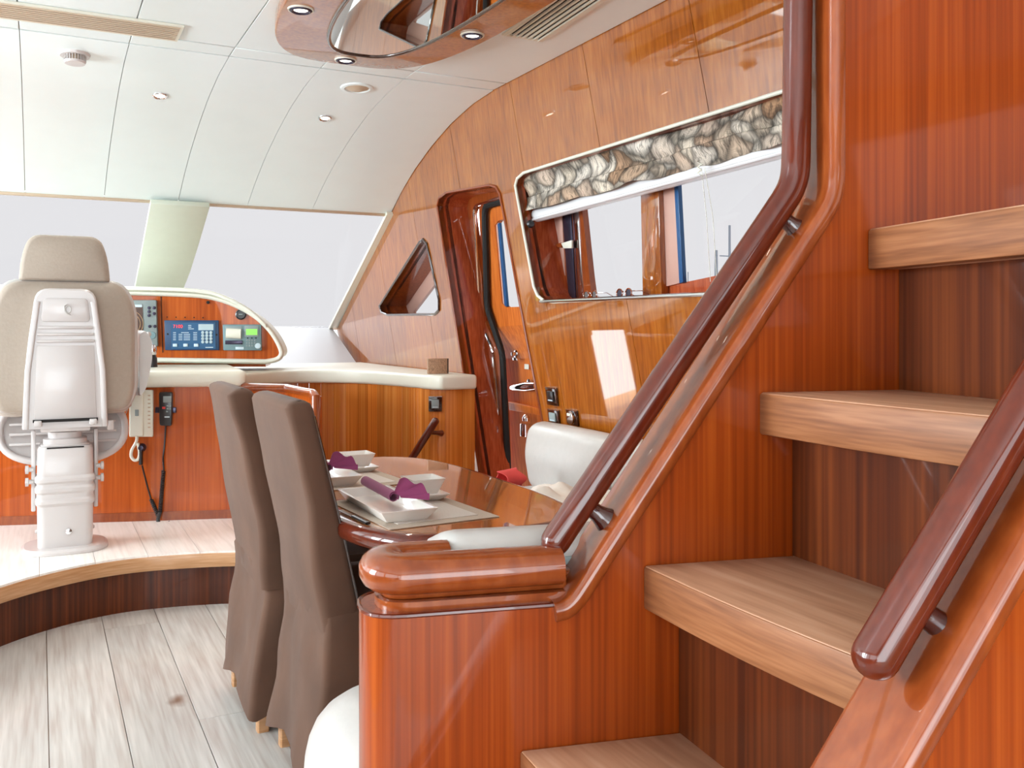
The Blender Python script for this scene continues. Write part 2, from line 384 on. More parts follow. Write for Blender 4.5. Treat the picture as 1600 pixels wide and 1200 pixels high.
def loft(name, rings, mat, parent=None, capb=True, capt=True, **k):
    bm = bmesh.new(); R = [[bm.verts.new(V(p)) for p in r] for r in rings]; m = len(R[0])
    for a, b in zip(R, R[1:]):
        for j in range(m): bm.faces.new((a[j], a[(j + 1) % m], b[(j + 1) % m], b[j]))
    if capb: bm.faces.new(R[0][::-1])
    if capt: bm.faces.new(R[-1])
    return from_bm(name, bm, mat, parent, **k)
def cut(o, cutters):
    """boolean difference with prism cutters [(pts, ext)] applied to the mesh"""
    cs = []
    for pts, ext in cutters:
        bm = bmesh.new(); a_prism(bm, pts, ext); bmesh.ops.recalc_face_normals(bm, faces=bm.faces)
        me = bpy.data.meshes.new('c'); bm.to_mesh(me); bm.free(); c = bpy.data.objects.new('c', me); COL.objects.link(c); cs.append(c)
        md = o.modifiers.new('b', 'BOOLEAN'); md.operation = 'DIFFERENCE'; md.object = c; md.solver = 'EXACT'
    dg = bpy.context.evaluated_depsgraph_get(); dg.update()
    me = bpy.data.meshes.new_from_object(o.evaluated_get(dg)); o.modifiers.clear(); old = o.data; o.data = me
    bpy.data.meshes.remove(old)
    for c in cs: mm = c.data; bpy.data.objects.remove(c); bpy.data.meshes.remove(mm)
def sgrid(name, fn, nu, nv, mat, parent=None, thick=0.0, closed_u=False, **k):
    """surface grid from fn(u,v); optional thickness along normals"""
    bm = bmesh.new(); g = [[bm.verts.new(V(fn(i / nu, j / nv))) for i in range(nu + 1)] for j in range(nv + 1)]
    for j in range(nv):
        for i in range(nu): bm.faces.new((g[j][i], g[j][i + 1], g[j + 1][i + 1], g[j + 1][i]))
    if thick:
        bm.normal_update(); bmesh.ops.solidify(bm, geom=bm.faces[:], thickness=thick)
    return from_bm(name, bm, mat, parent, **k)
def dup(root, off, name=None, label=None, group=None):
    r = root.copy(); COL.objects.link(r); r.location = root.location + V(off)
    if label: r['label'] = label
    if group: r['group'] = group
    for ch in list(root.children):
        c = ch.copy(); COL.objects.link(c); c.parent = r
        for g in ch.children:
            d = g.copy(); COL.objects.link(d); d.parent = c
    return r

# ================================================================== SETTING
def ypt(y, z, off=0.0): return V((wallx(z, off), y, z))
# ---- floor with planks
floor = box('floor', (-.1, 2.0, -.03), (5.0, 10.6, .04), M['oak_edge']); tag(floor, kind='structure', label='washed pale oak plank floor of the saloon')
PW = .2125
for k in range(-7, 11):
    x0 = .026 + k * PW; y = -1.6 - random.random() * 1.2
    while y < 4.75:
        ln = random.uniform(1.3, 2.1); y1 = min(y + ln, 4.75)
        if y1 > -.2:
            box('floor_plank', (x0 + PW / 2, (y + y1) / 2, -.004), (PW - .0022, y1 - y - .0022, .012), M['oak'], floor, bev=.0008, seg=1)
        y = y1
# ---- ceiling
ceiling = box('ceiling', (-.2, .5, 2.46), (4.6, 7.3, .02), M['groove']); tag(ceiling, kind='structure', label='cream panelled saloon ceiling')
SX = [-.07 + .402 * k for k in range(-6, 5)] + [None]
SX[-1:] = []
XS = SX + [2.02]
def csurf(x0, x1, ya, yb, n, last=False):
    def fn(u, v):
        y = ya + (yb - ya) * v; z = ceil_z(y); xr = (wallx(z) - .004) if last else x1
        return (x0 + (xr - x0) * u, y, z)
    return fn
for i in range(len(XS) - 1):
    a, b = XS[i] + .0014, XS[i + 1] - .0014; last = i == len(XS) - 2
    sgrid('ceiling_panel', csurf(a, b, 4.146, 5.80, 1, last), 2, 22, M['ceiling'], ceiling, thick=-.016)
    for (ya, yb) in ((4.006, 4.136), (2.2, 3.994), (.4, 2.194), (-1.4, .394), (-3, -1.406)):
        box('ceiling_panel', ((a + (2.006 if last else b)) / 2, (ya + yb) / 2, 2.429), ((2.006 if last else b) - a, yb - ya, .016), M['ceiling'], ceiling, bev=.002, seg=1)
# dark underlay above the curved run
sgrid('ceiling_underlay', lambda u, v: (-2.5 + 4.6 * u, 4.1 + 1.72 * v, ceil_z(4.1 + 1.7 * v) + .022), 1, 22, M['groove'], ceiling, thick=.01)
box('windscreen_header', (-.2, 5.815, 1.985), (4.56, .03, .022), M['goldtrim'], ceiling, bev=.006)

# ---- starboard wall: veneered panels
wall = empty('wall_starboard', (2.35, 2, 0), 'glossy cherry veneered starboard side wall', kind='structure')
SEAM = [-3.0, -1.6, -.2, .5, 1.2, 1.90, 2.60, 3.30, 3.97, 4.72, 5.46, 6.2, 7.0, 7.75]
def sl(y, z): return y + .13 * (z - 2.4)
win_px = [(805, 290), (808, 279), (818, 270), (1400, 87), (1400, 443), (864, 472), (850, 470), (840, 462), (834, 448)]
door_px = [(683, 322), (686, 309), (697, 301), (765, 289), (775, 292), (781, 303), (790, 350), (813, 477), (838, 610), (872, 790), (757, 790), (727, 600)]
tri_px = [(655, 379), (661, 374), (667, 381), (686, 468), (686, 484), (680, 491), (606, 492), (596, 488), (593, 478)]
def cutter(pxs, a=-.15, b=.5): return ([wp(x, y) + V((a, 0, 0)) for x, y in pxs], V((b - a, 0, 0)))
cut_all = [cutter(win_px), cutter(door_px), cutter(tri_px)]
rngs = []
for c, e in cut_all: rngs.append((min(p.y for p in c), max(p.y for p in c)))
for i in range(len(SEAM) - 1):
    a, b = SEAM[i], SEAM[i + 1]
    pts = [ypt(sl(a, 0) + .0015, 0), ypt(sl(b, 0) - .0015, 0)]
    ys = [b - (b - a) * k / 8 for k in range(9)]
    for y in ys:
        z = ceil_z(y) + .02
        yy = sl(y, z) + (-.0015 if y == b else .0015 if y == a else 0)
        pts.append(ypt(yy, z))
    o = prism('veneer_panel', pts, V((.035, 0, 0)), M['veneer'], wall, smooth=False)
    cs = [c for c, r in zip(cut_all, rngs) if r[0] < b + .1 and r[1] > a - .35]
    if cs: cut(o, cs)
prism('wall_backing', [ypt(-3, 0, .05), ypt(8, 0, .05), ypt(7.6, 1.18, .05), ypt(5.82, 2.0, .05), ypt(5, 2.32, .05), ypt(4.1, 2.44, .05), ypt(-3, 2.44, .05)], V((.02, 0, 0)), M['dark'], wall, smooth=False)
cut([o for o in wall.children if o.name.startswith('wall_backing')][0], cut_all)
def liner(name, pxs, depth, mat, parent, th=.012):
    """reveal running outward from the wall face round an opening"""
    P = [wp(x, y) for x, y in pxs]; c = sum(P, V((0, 0, 0))) / len(P)
    Q = [p + (p - c).normalized() * th for p in P]; e = V((depth, 0, 0)); bm = bmesh.new(); n = len(P)
    A = [bm.verts.new(p + V((.001, 0, 0))) for p in P]; B = [bm.verts.new(p + e) for p in P]
    C = [bm.verts.new(p + V((.001, 0, 0))) for p in Q]; D = [bm.verts.new(p + e) for p in Q]
    for i in range(n):
        j = (i + 1) % n
        bm.faces.new((A[i], A[j], B[j], B[i])); bm.faces.new((C[i], D[i], D[j], C[j])); bm.faces.new((A[i], C[i], C[j], A[j])); bm.faces.new((B[i], B[j], D[j], D[i]))
    return from_bm(name, bm, mat, parent)
def wpoly(pxs, off): return [wp(x, y, off) for x, y in pxs]
# ---- window_1: big side window
w1 = empty('window_1', wp(1000, 470), 'long recessed side window under the shell print blind', kind='structure')
liner('window_reveal', win_px, .235, M['reveal'], w1)
ring = [wp(x, y, -.004) for x, y in win_px]
tube('window_bead', ring, .007, M['cream'], w1, n=8, closed=True, up=V((1, .1, .3)))
tube('sill_bead', [wp(x, y, -.008) for x, y in ((845, 471), (1000, 464.5), (1200, 455), (1400, 444))], .009, M['chrome'], w1, n=8)
outer = [wp(x, y, .2) for x, y in ((850, 240), (1500, 20), (1500, 470), (850, 500))]
brd = prism('window_board', outer, V((.03, 0, 0)), M['reveal'], w1, smooth=False)
pane1 = [(890, 300), (1005, 270), (1005, 466), (902, 466), (896, 460)]
pane2 = [(1046, 270), (1420, 180), (1420, 366), (1048, 445)]
cut(brd, [([wp(x, y, .19) - V((.1, 0, 0)) for x, y in p], V((.4, 0, 0))) for p in (pane1, pane2)])
prism('pane', wpoly([(895, 280), (1006, 240), (1006, 475), (895, 475)], .236), V((.005, 0, 0)), M['clearglass'], w1, smooth=False)
prism('pane', wpoly([(1052, 250), (1440, 150), (1440, 380), (1052, 450)], .236), V((.005, 0, 0)), M['clearglass'], w1, smooth=False)
prism('lining', wpoly([(862, 325), (877, 321), (884, 466), (872, 468)], .185), V((.014, 0, 0)), M['pinkframe'], w1, bev=.002)
prism('sash_stile', wpoly([(877, 320), (890, 317), (899, 467), (888, 467)], .18), V((.019, 0, 0)), M['alu'], w1, bev=.003)
prism('sash_stile', wpoly([(893, 316), (902, 313), (912, 466), (902, 467)], .186), V((.013, 0, 0)), M['chrome'], w1, bev=.003)
prism('lining', wpoly([(1027, 300), (1057, 290), (1064, 442), (1034, 449)], .185), V((.014, 0, 0)), M['pinkframe'], w1, bev=.002)
prism('glazing_seal', wpoly([(1053, 290), (1059, 288), (1067, 441), (1061, 443)], .178), V((.02, 0, 0)), M['bluefilm'], w1, bev=.002)
prism('mullion', wpoly([(1000, 262), (1027, 254), (1034, 462), (1004, 464)], .16), V((.039, 0, 0)), M['veneer'], w1, bev=.003)
hd = prism('sash_catch', wpoly([(876, 380), (893, 375), (893, 388), (880, 388)], .165), V((.012, 0, 0)), M['cream'], w1, bev=.003)
prism('catch_tip', wpoly([(868, 381), (877, 379), (877, 387), (870, 387)], .168), V((.01, 0, 0)), M['gloss_trim'], w1, bev=.002)
lathe('window_latch', [(0, -.006), (.014, -.006), (.02, 0), (.014, .012), (0, .014)], wp(829, 350, .03), M['black'], w1, axis=V((0, -1, 0)), n=14)
# roman blind
bl = empty('roman_blind', wp(1000, 280, .07), 'cream and brown seashell print fabric blind across the top of the side window', 'blind')
TL = (812, 262); 
def vtop(u): return (812 + u * 560, 277 - u * 186)
def vbot(u): return (822 + u * 560, 331 - u * 148)
def blind_fn(u, v):
    a = wp(*vtop(u), .06); b = wp(*vbot(u), .06); p = a.lerp(b, v)
    fold = .016 * sin(v * pi * 2.2 + 2.4 * sin(u * 9)) + .010 * noise.noise(V((u * 14, v * 2.2, .3))) + (.014 if v > .62 else 0)
    p.x -= fold; p.z += .006 * noise.noise(V((u * 18, v * 3, 4))) - (.008 * abs(sin(u * 20)) if v > .9 else 0); return p
sgrid('shell_fabric', blind_fn, 140, 22, M['shell'], bl, thick=.003)
cas = [wp(838 + u * 540, 337 - u * 148, .095) for u in (0, .25, .5, .75, 1)]
cr = [(x, y) for x, y in circle2(.034, 18)]
sweep('bottom_roll', cas, cr, M['blind'], bl)
sweep('roll_rib', [p + V((-.028, 0, -.022)) for p in cas], circle2(.007, 8), M['blind'], bl)
for dx in (0, 10): tube('blind_cord', [wp(1096 + dx * .5, 262, .05), wp(1104 + dx, 340, .05), wp(1110 + dx, 440, .05)], .0013, M['cream'], bl, n=6)
zz = [wp(1090 + (i % 2) * 6, 252 + i * 4.5, .01) for i in range(6)]
tube('cord_zigzag', zz, .0025, M['cream'], bl, n=6)
# ---- window_2: triangular
w2 = empty('window_2', wp(640, 492), 'small triangular recessed window forward of the side door', kind='structure')
liner('window_reveal', tri_px, .21, M['gloss_trim'], w2)
tube('window_bead', [wp(x, y, -.003) for x, y in tri_px], .008, M['bezel'], w2, n=8, closed=True, up=V((1, .1, .3)))
b2 = prism('window_board', [wp(x, y, .2) for x, y in ((600, 360), (720, 360), (720, 510), (600, 510))], V((.02, 0, 0)), M['pinkframe'], w2, smooth=False)
tp = [(646, 488), (680, 443), (686, 470), (686, 484), (680, 490), (648, 491)]
cut(b2, [([wp(x, y, .2) - V((.1, 0, 0)) for x, y in tp], V((.3, 0, 0)))])
prism('pane', wpoly([(635, 495), (685, 430), (695, 495)], .222), V((.005, 0, 0)), M['clearglass'], w2, smooth=False)
# ---- door_1: side door
d1 = empty('door_1', wp(790, 790), 'side deck door in a deep glossy brown recess', kind='structure')
liner('door_reveal', door_px, .2, M['reveal'], d1, th=.015)
tube('recess_bead', [wp(x, y, -.003) for x, y in door_px], .007, M['gloss_trim'], d1, n=8, closed=True, up=V((1, .1, .3)))
frm = prism('door_frame', wpoly([(690, 290), (900, 235), (960, 800), (735, 800)], .19), V((.03, 0, 0)), M['gloss_trim'], d1, smooth=False)
inn = [(738, 335), (742, 322), (752, 316), (800, 300), (870, 560), (930, 900), (797, 900), (789, 650), (780, 552), (757, 500), (752, 430)]
cut(frm, [([wp(x, y, .19) - V((.1, 0, 0)) for x, y in inn], V((.3, 0, 0)))])
tube('door_seal', rounded([wp(x, y, .2) for x, y in ((805, 309), (757, 322), (761, 480), (785, 552), (791, 677), (799, 830))], .05, 5, radii=[0, .06, .05, .05, .03, 0]), .019, M['rubber'], d1, n=8)
tube('seal_edge', rounded([wp(x, y, .183) for x, y in ((795, 306), (740, 322), (751, 505), (769, 545), (778, 640), (787, 752), (793, 830))], .05, 5, radii=[0, .06, .02, .03, .02, .01, 0]), .009, M['chrome'], d1, n=8)
leaf = empty('door_leaf', wp(800, 640, .24), parent=d1)
up_ = prism('upper_leaf', wpoly([(748, 322), (900, 270), (930, 500), (757, 512)], .225), V((.03, 0, 0)), M['leafwood'], leaf, smooth=False)
dw = [(772, 352), (777, 345), (840, 325), (850, 478), (790, 480), (783, 474)]
cut(up_, [([wp(x, y, .22) - V((.1, 0, 0)) for x, y in dw], V((.3, 0, 0)))])
prism('door_pane', wpoly([(775, 340), (850, 318), (860, 482), (784, 486)], .25), V((.005, 0, 0)), M['clearglass'], leaf, smooth=False)
prism('pane_lining', wpoly([(768, 352), (778, 347), (789, 478), (780, 479)], .232), V((.012, 0, 0)), M['pinkframe'], leaf, bev=.003)
prism('pane_seal', wpoly([(777, 350), (780, 348), (792, 479), (788, 479)], .228), V((.016, 0, 0)), M['bluefilm'], leaf, bev=.002)
R1 = wpoly([(757, 512), (930, 500)], .225); R2 = wpoly([(783, 560), (940, 560)], .30)
R3 = wpoly([(800, 830), (960, 830)], .30)
for n_, (q, w_) in (('leaf_knuckle', (R1, R2)), ('lower_leaf', (R2, R3))):
    prism(n_, [q[0], q[1], w_[1], w_[0]], V((.03, 0, 0)), M['leafwood'], leaf, smooth=False)
lathe('thumb_turn', [(0, 0), (.026, 0), (.026, .006), (.012, .008), (.012, .03), (0, .032)], wp(807, 553, .285), M['chrome'], leaf, axis=V((-1, 0, 0)))
box('turn_grip', wp(805, 561, .25), (.012, .05, .016), M['chrome'], leaf, bev=.004)
lathe('handle_rose', [(0, 0), (.03, 0), (.028, .008), (.012, .01), (.012, .04), (0, .04)], wp(828, 600, .29), M['chrome'], leaf, axis=V((-1, 0, 0)))
ha, hb = wp(797, 606, .25), wp(836, 603, .25)
sweep('door_handle', [ha, ha.lerp(hb, .1), ha.lerp(hb, .6), hb], circle2(.024, 14, rx=.012), M['chrome'], leaf, scale=[.3, .6, 1, .8])
for (px, py) in ((822, 540), (823, 573)): box('strike_plate', wp(px, py, .292), (.006, .05, .03), M['cream'], leaf, bev=.003)
prism('kick_step', wpoly([(792, 628), (850, 640), (850, 650), (793, 640)], .26), V((.04, 0, 0)), M['leafwood'], leaf, bev=.002)
lk = empty('door_lock_box', wp(820, 670, .25), parent=d1)
box('lock_case', wp(822, 672, .262), (.05, .06, .075), M['chrome'], lk, bev=.006)
lathe('lock_knob', [(0, 0), (.02, 0), (.022, .02), (.012, .035), (0, .04)], wp(822, 658, .24), M['chrome'], lk, axis=V((0, 0, 1)), n=14)

# ---- windscreen: two raked panes and a wide post, dash below
RA = V((0, 5.8, 1.985)); RB = V((0, 7.42, 1.24))
ws = empty('window_3', (0, 7.4, 1.2), 'raked tinted windscreen above the helm', kind='structure')
def wsp(x, t, dz=0): return V((x, 0, 0)) + RA.lerp(RB, t) + V((0, 0, dz))
for (xa, xb) in ((.72, 2.14), (-.86, .72), (-2.5, -.86)):
    prism('pane', [wsp(xa + .0, 0), wsp(xb, 0), wsp(xb, 1), wsp(xa, 1)], V((0, .004, .009)), M['windscreen'], ws, smooth=False)
def post(cx, sg=1):
    p = [wsp(cx - .165, -.02), wsp(cx + .165, -.02)]
    for t, dx in ((.25, .163), (.45, .158), (.6, .145), (.68, .125), (.74, .118), (.80, .125), (.88, .16), (1.02, .30)): p.append(wsp(cx + dx * 1.0, t))
    p.append(wsp(cx - .165, 1.02))
    prism('windscreen_post', [q - V((0, .03, .04)) for q in p], V((0, .015, .03)), M['post'], ws, bev=.004)
post(.74); post(-.92)
prism('side_trim', [wsp(2.02, -.02), wsp(2.09, -.02), wsp(2.2, 1), wsp(2.10, 1)], V((0, -.01, -.02)), M['cream'], ws, smooth=False)
dash = prism('dashboard', [(-2.45, 7.44, 1.25), (-2.45, 6.75, .97), (-2.45, 6.75, .90), (-2.45, 7.44, .90)], V((4.58, 0, 0)), plain('white_dash_vinyl', (176, 176, 177), .5, coat=.2, coat_r=.2), smooth=False)
tag(dash, 'white upholstered dashboard shelf below the windscreen', 'dashboard')

# ---- raised helm platform
PF = [hitz(x, y, .245) for x, y in ((-330, 1060), (-120, 960), (0, 916), (87, 892), (175, 875), (262, 866), (367, 861), (440, 864), (520, 880))]
PFs = smooth_path(PF, 5)
def pf_y(x):
    for a, b in zip(PFs, PFs[1:]):
        if a.x <= x <= b.x: return a.y + (b.y - a.y) * (x - a.x) / max(b.x - a.x, 1e-6)
    return PFs[0].y if x < PFs[0].x else PFs[-1].y
plat = empty('platform', (0, 4.8, 0), 'raised pale oak helm platform with a curved front edge', kind='structure')
top = [p.copy() for p in PFs]; XR = PFs[-1].x; XL = PFs[0].x
body = [V((p.x, p.y + .03, 0)) for p in top] + [V((XR, 5.9, 0)), V((XL, 5.9, 0))]
prism('platform_riser', body, V((0, 0, .178)), M['riser'], plat, angle=30)
nos = [V((p.x, p.y, .176)) for p in top] + [V((XR, 5.9, .176)), V((XL, 5.9, .176))]
prism('platform_nosing', nos, V((0, 0, .062)), M['oak_edge'], plat, bev=.003, angle=30)
x = XL
while x < XR - .02:
    x1 = min(x + .2125, XR); n = 5
    pts = [V((x + .001 + (x1 - x - .002) * i / n, pf_y(x + (x1 - x) * i / n) + .004, .237)) for i in range(n + 1)] + [V((x1 - .001, 5.9, .237)), V((x + .001, 5.9, .237))]
    prism('platform_plank', pts, V((0, 0, .009)), M['oak_lit'], plat, smooth=False); x = x1

# ---- helm console and ledges
con = empty('helm_console', (0, 5.4, .245), 'cherry veneered helm console under the white padded ledge', 'console')
cA = cp(383, 700, 0); cB = V((-2.4, C0.y + (-2.4 - C0.x) * CU.y / CU.x, 0))
cA = V((cA.x, cA.y, 0))
prism('console_front', [cA + V((0, 0, .246)), cB + V((0, 0, .246)), cB + V((0, 0, .945)), cA + V((0, 0, .945))], -CN * .04, M['veneer_warm'], con)
prism('console_plinth', [cA + CN * .006 + V((0, 0, .246)), cB + CN * .006 + V((0, 0, .246)), cB + CN * .006 + V((0, 0, .29)), cA + CN * .006 + V((0, 0, .29))], -CN * .006, M['gloss_trim'], con)
la = cA + CN * .04 + CU * .02; lb = cB + CN * .04
LA = rounded([V((la.x, la.y, .935)), V((lb.x, lb.y, .935)), V((-2.4, 6.78, .935)), V((la.x + .15, 6.78, .935))], .05, 5, radii=[.07, 0, 0, 0])
prism('padded_ledge', LA, V((0, 0, .085)), M['cream'], con, bev=.03, seg=4)
# side ledge over the striped wall
VP = [V((1.0, 5.40, 0)), V((1.18, 5.62, 0)), V((1.36, 5.72, 0)), V((1.56, 5.68, 0)), V((1.74, 5.50, 0)), V((1.83, 5.24, 0)), V((1.885, 5.0, 0)), V((1.945, 4.82, 0)), V((2.19, 4.76, 0))]
lf = smooth_path(VP, 4)
led = [V((p.x, p.y - .05, .90)) for p in lf[:-1]]
led[-4:] = [V((1.925, 4.76, .90)), V((1.965, 4.71, .90)), V((2.185, 4.71, .90))]
ldg = prism('side_ledge', led + [V((2.17, 6.76, .90)), V((1.0, 6.76, .90))], V((0, 0, .08)), M['cream'], bev=.026, seg=4, angle=50)
tag(ldg, 'white padded ledge curving from the console to the side door', 'ledge')
sw_ = empty('curved_panelling', (1.6, 5.3, 0), 'striped cherry stave panelling curving below the side ledge', 'panelling')
M['stave'] = wood('stave_veneer', (176, 96, 30), (200, 120, 48), (220, 150, 78), (9, 9, .2), rough=.35, per_object=.22)
lp = smooth_path(VP, 3)
for a, b in zip(lp, lp[1:]):
    e = (b - a); nn = V((e.y, -e.x, 0)).normalized()
    if nn.y > 0: nn = -nn
    prism('stave', [a + e * .004, b - e * .004, b - e * .004 - nn * .02, a + e * .004 - nn * .02], V((0, 0, .91)), M['stave'], sw_, smooth=False)
# parapet round the steps down
pA, pB, pC = at(381, 604, 4.86), at(449, 604, 4.72), at(493, 613, 4.30)
par = empty('stairwell_parapet', (pB.x, pB.y, .245), 'low cherry parapet with rounded dark cap beside the console', 'parapet')
for a, b in ((pA, pB), (pB, pC)):
    dd = (b - a); dd.z = 0; nn = V((dd.y, -dd.x, 0)).normalized()
    prism('parapet_panel', [V((a.x, a.y, .0)), V((b.x, b.y, .0)), V((b.x, b.y, .925)), V((a.x, a.y, .925))], -nn * .03, M['veneer_warm'], par, smooth=False)
cap = [V((pA.x, pA.y, .935)), V((pB.x, pB.y, .935)), V((pC.x, pC.y, .935)).lerp(V((pB.x, pB.y, .935)), .08), V((pC.x, pC.y, .92)), V((pC.x, pC.y, .0))]
sweep('parapet_cap', cap, circle2(.022, 12), M['gloss_trim'], par, up=V((.2, -.9, .3)))

# ---- port and aft walls (outside the frame)
pw = bmesh.new()
def ob(c, s): a_box(pw, c, s)
ob((-2.6, 2.5, .47), (.06, 11, .94)); ob((-2.6, 2.5, 2.27), (.06, 11, .36))
for y in (-3, 0.0, 1.5, 3.0, 4.5, 6.0, 7.9): ob((-2.6, y, 1.5), (.06, .22, 1.16))
wport = from_bm('wall_port', pw, M['veneer'], smooth=False); tag(wport, kind='structure')
pa = bmesh.new()
a_box(pa, (-2.3, -3.05, 1.22), (.7, .06, 2.44)); a_box(pa, (1.9, -3.05, 1.22), (.8, .06, 2.44)); a_box(pa, (-.2, -3.05, 2.3), (4.7, .06, .28))
waft = from_bm('wall_aft', pa, M['veneer'], smooth=False); tag(waft, kind='structure')

# ================================================================== STAIRCASE
Z = {1: 1.39, 2: 1.1585, 3: .9285, 4: .6985, 5: .466, 6: .233}
def s_k(k): return .172 * (3 - k)
st = empty('staircase', sw(0, .2, 0), 'steep open winding staircase with oak treads and cherry side panels', 'staircase')
# trim line on the far side panel
tr_px = [(866, 956), (884, 951), (900, 937), (914, 917), (932, 889), (1110, 612), (1284, 342), (1297, 318), (1304, 292), (1306, 262), (1306, -40), (1306, -500)]
trim = [sp(x, y) for x, y in tr_px]
trim = [p for p in trim]
TC = smooth_path(trim[:5], 4)[:-1] + [trim[4], trim[5]] + smooth_path(trim[6:10], 4) + trim[10:]
pan = [sw(-.10, 0, 0), sw(-.10, 0, .885)] + [p for p in TC if p.z > .89 and p.z < 2.3]
sx = (TC[-1] - S0).dot(SU)
pan += [sw(sx, 0, 2.415), sw(1.62, 0, 2.415), sw(1.62, 0, 0)]
pan = [p - SN * .0 for p in pan]
prism('side_panel', pan, -SN * .03, M['stairpanel'], st, smooth=False)
def rr(x0, x1, y0, y1, r, n=4):
    out = []
    for cx, cy, a0 in ((x1 - r, y1 - r, 0), (x0 + r, y1 - r, 90), (x0 + r, y0 + r, 180), (x1 - r, y0 + r, 270)):
        for i in range(n + 1): a = radians(a0 + 90 * i / n); out.append((cx + r * cos(a), cy + r * sin(a)))
    return out
TCz = [p for p in TC if p.z < 2.4] + [sw(sx, 0, 2.41)]
sweep('side_trim', TCz, rr(-.013, .013, -.085, .012, .011), M['gloss_trim'], st, up=SN)
# near side panel + trim
NW = .50
def npx(x, y): return sp(x, y, NW)
nt = [npx(1130, 1694), npx(1220, 1535), npx(1410, 1200), npx(1594, 875), npx(1800, 511)]
nu = (nt[-1] - nt[0]); 
nt0 = nt[0] + nu * ((.0 - nt[0].z) / nu.z)
ntop = nt[-1]
pn = [nt0, ntop, V((ntop + SU * .55).to_tuple()), V((*(ntop + SU * .55).to_2d(), 0))]
prism('near_side_panel', pn, -SN * .03, M['stairpanel'], st, smooth=False)
sweep('near_side_trim', [nt0, nt[2], nt[3], ntop], rr(-.013, .013, -.085, .012, .011), M['gloss_trim'], st, up=SN)
prism('inner_string', [nt0 - SN * .05, ntop - SN * .05, (ntop + SU * .5) - SN * .05, V((*(ntop + SU * .5).to_2d(), 0)) - SN * .05], -SN * .03, M['riser'], st, smooth=False)
WI = .425
for k in (1, 2, 3, 4, 5, 6):
    s0 = s_k(k); z = Z[k]; sl_ = {1: .02, 2: .19, 3: .2, 4: .2, 5: .2, 6: .2}[k]; bow = 0 if k == 1 else .008
    back = .62 if k == 1 else .225
    nf = 8
    front = [sw(s0 + sl_ * w - bow * sin(pi * w / WI), w, z - .058) for w in [WI * i / nf for i in range(nf + 1)]]
    pts = [sw(s0 + back + .115 * w, w, z - .058) for w in (WI, .001)]
    front[0] = sw(s0, .001, z - .058)
    tr = prism('tread', front + pts, V((0, 0, .058)), M['tread'], st, bev=.003, angle=35)
    # darker front lipping
    nosf = [sw(s0 + sl_ * w - bow * sin(pi * w / WI) - .0015, w, z - .0585) for w in [.0005 + (WI - .001) * i / nf for i in range(nf + 1)]]
    prism('tread_lipping', nosf + [q + SU * .0265 for q in nosf[::-1]], V((0, 0, .057)), M['lipping'], st, bev=.003, angle=35)
    # riser below this tread, standing on the back of the next lower one
    zb = Z.get(k + 1, 0); rs = s0 + .05
    sr = .02 if k == 1 else .115
    prism('riser', [sw(rs, .001, zb), sw(rs + sr * WI, WI, zb), sw(rs + sr * WI, WI, z - .058), sw(rs, .001, z - .058)], SU * .018, M['riser'], st, smooth=False)

# ---- half wall (bulkhead) with the bullnosed ledge
hw = empty('half_wall', sw(-.2, -.13, 0), 'low cherry half wall with a thick rounded wooden ledge at the foot of the stairs', 'half wall')
sA = -.375
plan = rounded([sw(-.10, 0), sw(sA, 0), sw(sA, -.12), sw(-.10, -.12)], .055, 8, radii=[0, .055, .055, 0])
prism('wall_body', plan, V((0, 0, .885)), M['stairpanel'], hw, angle=40)
plan2 = rounded([sw(-.095, -.012), sw(sA + .02, -.012), sw(sA + .02, -.112), sw(.5, -.112), sw(.5, -.03), sw(-.095, -.03)], .04, 5, radii=[0, .05, .05, 0, 0, 0])
prism('shadow_gap', [p + V((0, 0, .885)) for p in plan2], V((0, 0, .012)), M['gloss_trim'], hw, angle=40)
plan3 = rounded([sw(-.10, -.024), sw(sA + .026, -.024), sw(sA + .026, -.104), sw(.9, -.104), sw(.9, -.04), sw(-.10, -.04)], .04, 6, radii=[0, .06, .06, 0, 0, 0])
tube('black_line', [p + V((0, 0, .884)) for p in rounded([sw(-.10, 0.0), sw(sA, 0.0), sw(sA, -.12), sw(-.25, -.12)], .055, 6, radii=[0, .055, .055, 0])], .003, M['mahogany'], hw, n=6)
prism('ledge_board', [p + V((0, 0, .896)) for p in plan3], V((0, 0, .022)), M['gloss_trim'], hw, bev=.006, angle=40)
rim = rounded([sw(-.112, -.028), sw(-.342, -.028), sw(-.342, -.090), sw(-.252, -.090)], .09, 9, radii=[0, .045, .045, 0])
sweep('ledge_rim', [p + V((0, 0, .930)) for p in rim], circle2(.0255, 16, .85, rx=.034), M['gloss_trim'], hw)

# ---- handrails
def handrail(path, r, label, brackets):
    P = [V(p) for p in path]; d = (P[0] - P[1]).normalized(); ext = []; sc_ = []
    for i in range(6):
        a = pi / 2 * (1 - i / 6); ext.append(P[0] + d * r * sin(a)); sc_.append(max(cos(a), .03))
    full = ext + P; scs = sc_ + [1] * len(P)
    hr = empty('handrail', P[0], label, 'handrail', group='stair handrails')
    prof = circle2(r, 20, .86)
    sweep('rail', full, prof, M['mahogany'], hr, up=SN, scale=scs)
    for a, b in brackets:
        ax = (b - a); L_ = ax.length
        lathe('bracket', [(0, -.002), (.0115, 0), (.012, L_ * .3), (.015, L_ * .5), (.021, L_ * .78), (.0225, L_ * .9), (.019, L_), (0, L_)], a, M['bracketwood'], hr, axis=ax, n=16)
    return hr
rw = -.035
r1px = [(868, 845), (1060, 559), (1216, 327), (1234, 298), (1242, 272), (1244, 240), (1247, 0), (1251, -420)]
r1 = [sp(x, y, rw) for x, y in r1px]
r1 = r1[:2] + smooth_path(r1[2:6], 5) + [p for p in r1[6:] if p.z < 2.5]
